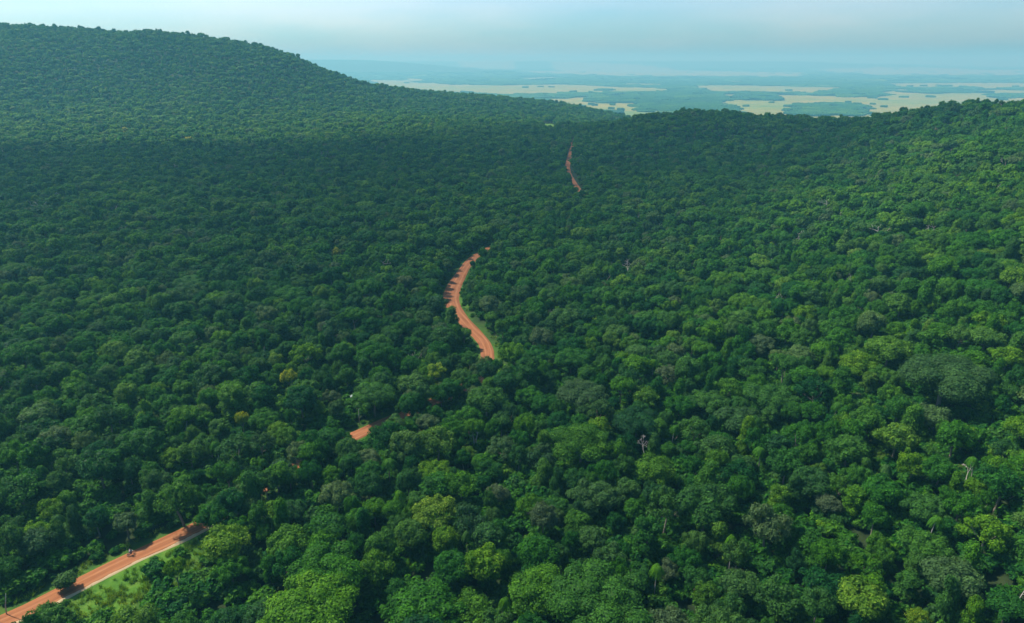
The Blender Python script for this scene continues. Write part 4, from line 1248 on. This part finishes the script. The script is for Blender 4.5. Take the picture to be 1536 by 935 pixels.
gcol = bpy.data.collections.new('grass_forms')
for k in range(2):
    nm = 'grass_form_%d' % k; gcol.objects.link(bpy.data.objects.new(nm, grass_form(nm, 60 + k)))
r3 = np.random.default_rng(15)
n = 60000
gy = r3.uniform(60, 460, n); gx = r3.uniform(-0.8, 0.1, n) * (gy + 40)
dd, _, _ = seg_dist(gx, gy, ROAD)
kp = (dd > 3.9) & (r3.random(n) < 0.25) & (dd < 6.0) & ~in_poly(gx, gy, VERGE)
gx, gy = gx[kp], gy[kp]
gx2 = []
vx = np.array(VERGE); n = 900
ax_, ay_ = r3.uniform(vx[:, 0].min(), vx[:, 0].max(), n), r3.uniform(vx[:, 1].min(), vx[:, 1].max(), n)
d3, _, _ = seg_dist(ax_, ay_, ROAD); k3 = in_poly(ax_, ay_, VERGE) & (d3 > 3.9)
gx = np.concatenate([gx, ax_[k3][:260]]); gy = np.concatenate([gy, ay_[k3][:260]])
gs = r3.uniform(0.7, 1.7, len(gx))
scatter('grass', np.column_stack([gx, gy, ground_z(gx, gy) - 0.02]), r3.uniform(0, 6.28, len(gx)), np.repeat(gs[:, None], 3, 1), r3.integers(0, 2, len(gx)), np.clip(0.78 + 0.15 * fbm(gx, gy, 14, 4), 0, 0.9), np.zeros(len(gx)), gcol, 'rough green grass along the dirt road')

# ------------------------------------------------------------------ cloud overhead (out of the picture) that shades the middle of the valley
def cloud():
    Hc = 1500.0
    xs = np.arange(-1500, 1300, 25.0); ys = np.arange(-500, 1750, 25.0)
    xx, yy = np.meshgrid(xs, ys)
    # how much direct sun reaches the ground at (xx, yy)
    xb = np.interp(xx, [-1500, -700, -400, -230, -100, 50, 130, 300, 600], [850, 845, 860, 860, 980, 1180, 1230, 1300, 1300])
    wob = 22 * fbm(xx, yy, 160, 61)
    lit_far = sstep(-50, 45, yy - xb - 2.0 * wob)
    shade_hill = 0.40 * sstep(1300, 1500, yy) * sstep(-150, -500, xx)
    fore = 0.70 + 0.26 * fbm(xx, yy, 110, 63)
    fore = fore + 0.12 * sstep(20, 160, xx)
    dark = 0.44 - 0.17 * sstep(480, 760, yy) + 0.14 * fbm(xx, yy, 130, 64)
    wgt = sstep(240, 430, yy + 30 * fbm(xx, yy, 150, 66) - 0.9 * np.clip(xx - 60, 0, 300))
    T = fore * (1 - wgt) + dark * wgt
    T = T * (1 - lit_far) + (1 - shade_hill) * lit_far
    edge_ = sstep(0, 250, xx + 1500) * sstep(0, 250, 1275 - xx) * sstep(0, 250, yy + 500) * sstep(0, 250, 1725 - yy)
    T = 1 - (1 - T) * edge_
    T = np.clip(T, 0.03, 1)
    op = 1 - np.sqrt(T)
    sh = np.array([SUN_DIR.x, SUN_DIR.y]) / SUN_DIR.z * Hc
    top = Hc + 60 + 90 * op * (1 + 0.4 * fbm(xx, yy, 200, 67)); bot = Hc - 20 - 40 * op * (1 + 0.4 * fbm(xx, yy, 180, 68))
    def pos(zz): 
        f = zz / Hc
        return np.stack([xx + sh[0] * f, yy + sh[1] * f, zz], -1).reshape(-1, 3)
    V = np.concatenate([pos(top), pos(bot)])
    ny_, nx_ = xx.shape; i = np.arange(nx_ * ny_).reshape(ny_, nx_)
    q = np.stack([i[:-1, :-1], i[:-1, 1:], i[1:, 1:], i[1:, :-1]], -1).reshape(-1, 4)
    n0 = nx_ * ny_
    rim = np.concatenate([i[0, :], i[1:, -1], i[-1, -2::-1], i[-2:0:-1, 0]])
    rq = np.stack([rim, np.roll(rim, -1), np.roll(rim, -1) + n0, rim + n0], 1)[:, ::-1]
    m, n, l, p = newmat('cloud')
    n.remove(p)
    tr = n.new('ShaderNodeBsdfTransparent'); tl = n.new('ShaderNodeBsdfTranslucent'); df = n.new('ShaderNodeBsdfDiffuse')
    tl.inputs['Color'].default_value = (0.95, 0.96, 0.97, 1); df.inputs['Color'].default_value = (0.85, 0.86, 0.87, 1)
    a = n.new('ShaderNodeMixShader'); a.inputs[0].default_value = 0.35; l.new(tl.outputs[0], a.inputs[1]); l.new(df.outputs[0], a.inputs[2])
    b_ = n.new('ShaderNodeMixShader'); l.new(attr(n, 'thickness').outputs['Fac'], b_.inputs[0]); l.new(tr.outputs[0], b_.inputs[1]); l.new(a.outputs[0], b_.inputs[2])
    l.new(b_.outputs[0], n['Material Output'].inputs['Surface'])
    o = link('cloud', mesh_from('cloud', V, [np.concatenate([q, (q + n0)[:, ::-1], rq])], {'thickness': np.concatenate([op.ravel()] * 2)}, True, [m]))
    tag(o, kind='structure')
cloud()

# ------------------------------------------------------------------ haze
def haze():
    m = bpy.data.materials.new('haze'); m.use_nodes = True; n, l = m.node_tree.nodes, m.node_tree.links
    n.remove(n['Principled BSDF'])
    v = n.new('ShaderNodeVolumePrincipled'); v.inputs['Color'].default_value = (*HAZE_COLOR, 1); v.inputs['Density'].default_value = HAZE_DENSITY; v.inputs['Anisotropy'].default_value = 0.1; v.inputs['Absorption Color'].default_value = (*HAZE_ABSORB, 1)
    l.new(v.outputs[0], n['Material Output'].inputs['Volume'])
    lo = float(GZ.min()) - 1.0; hi = max(float(GZ.max()) + 18, 225)
    b = MB(); b.box((0, 10500, (lo + hi) / 2), (61000, 41000, hi - lo))
    o = link('haze', b.mesh('haze', m, False)); tag(o, 'thin blue haze filling the air over valley and plain', kind='stuff')
    print('haze', lo, hi)
haze()
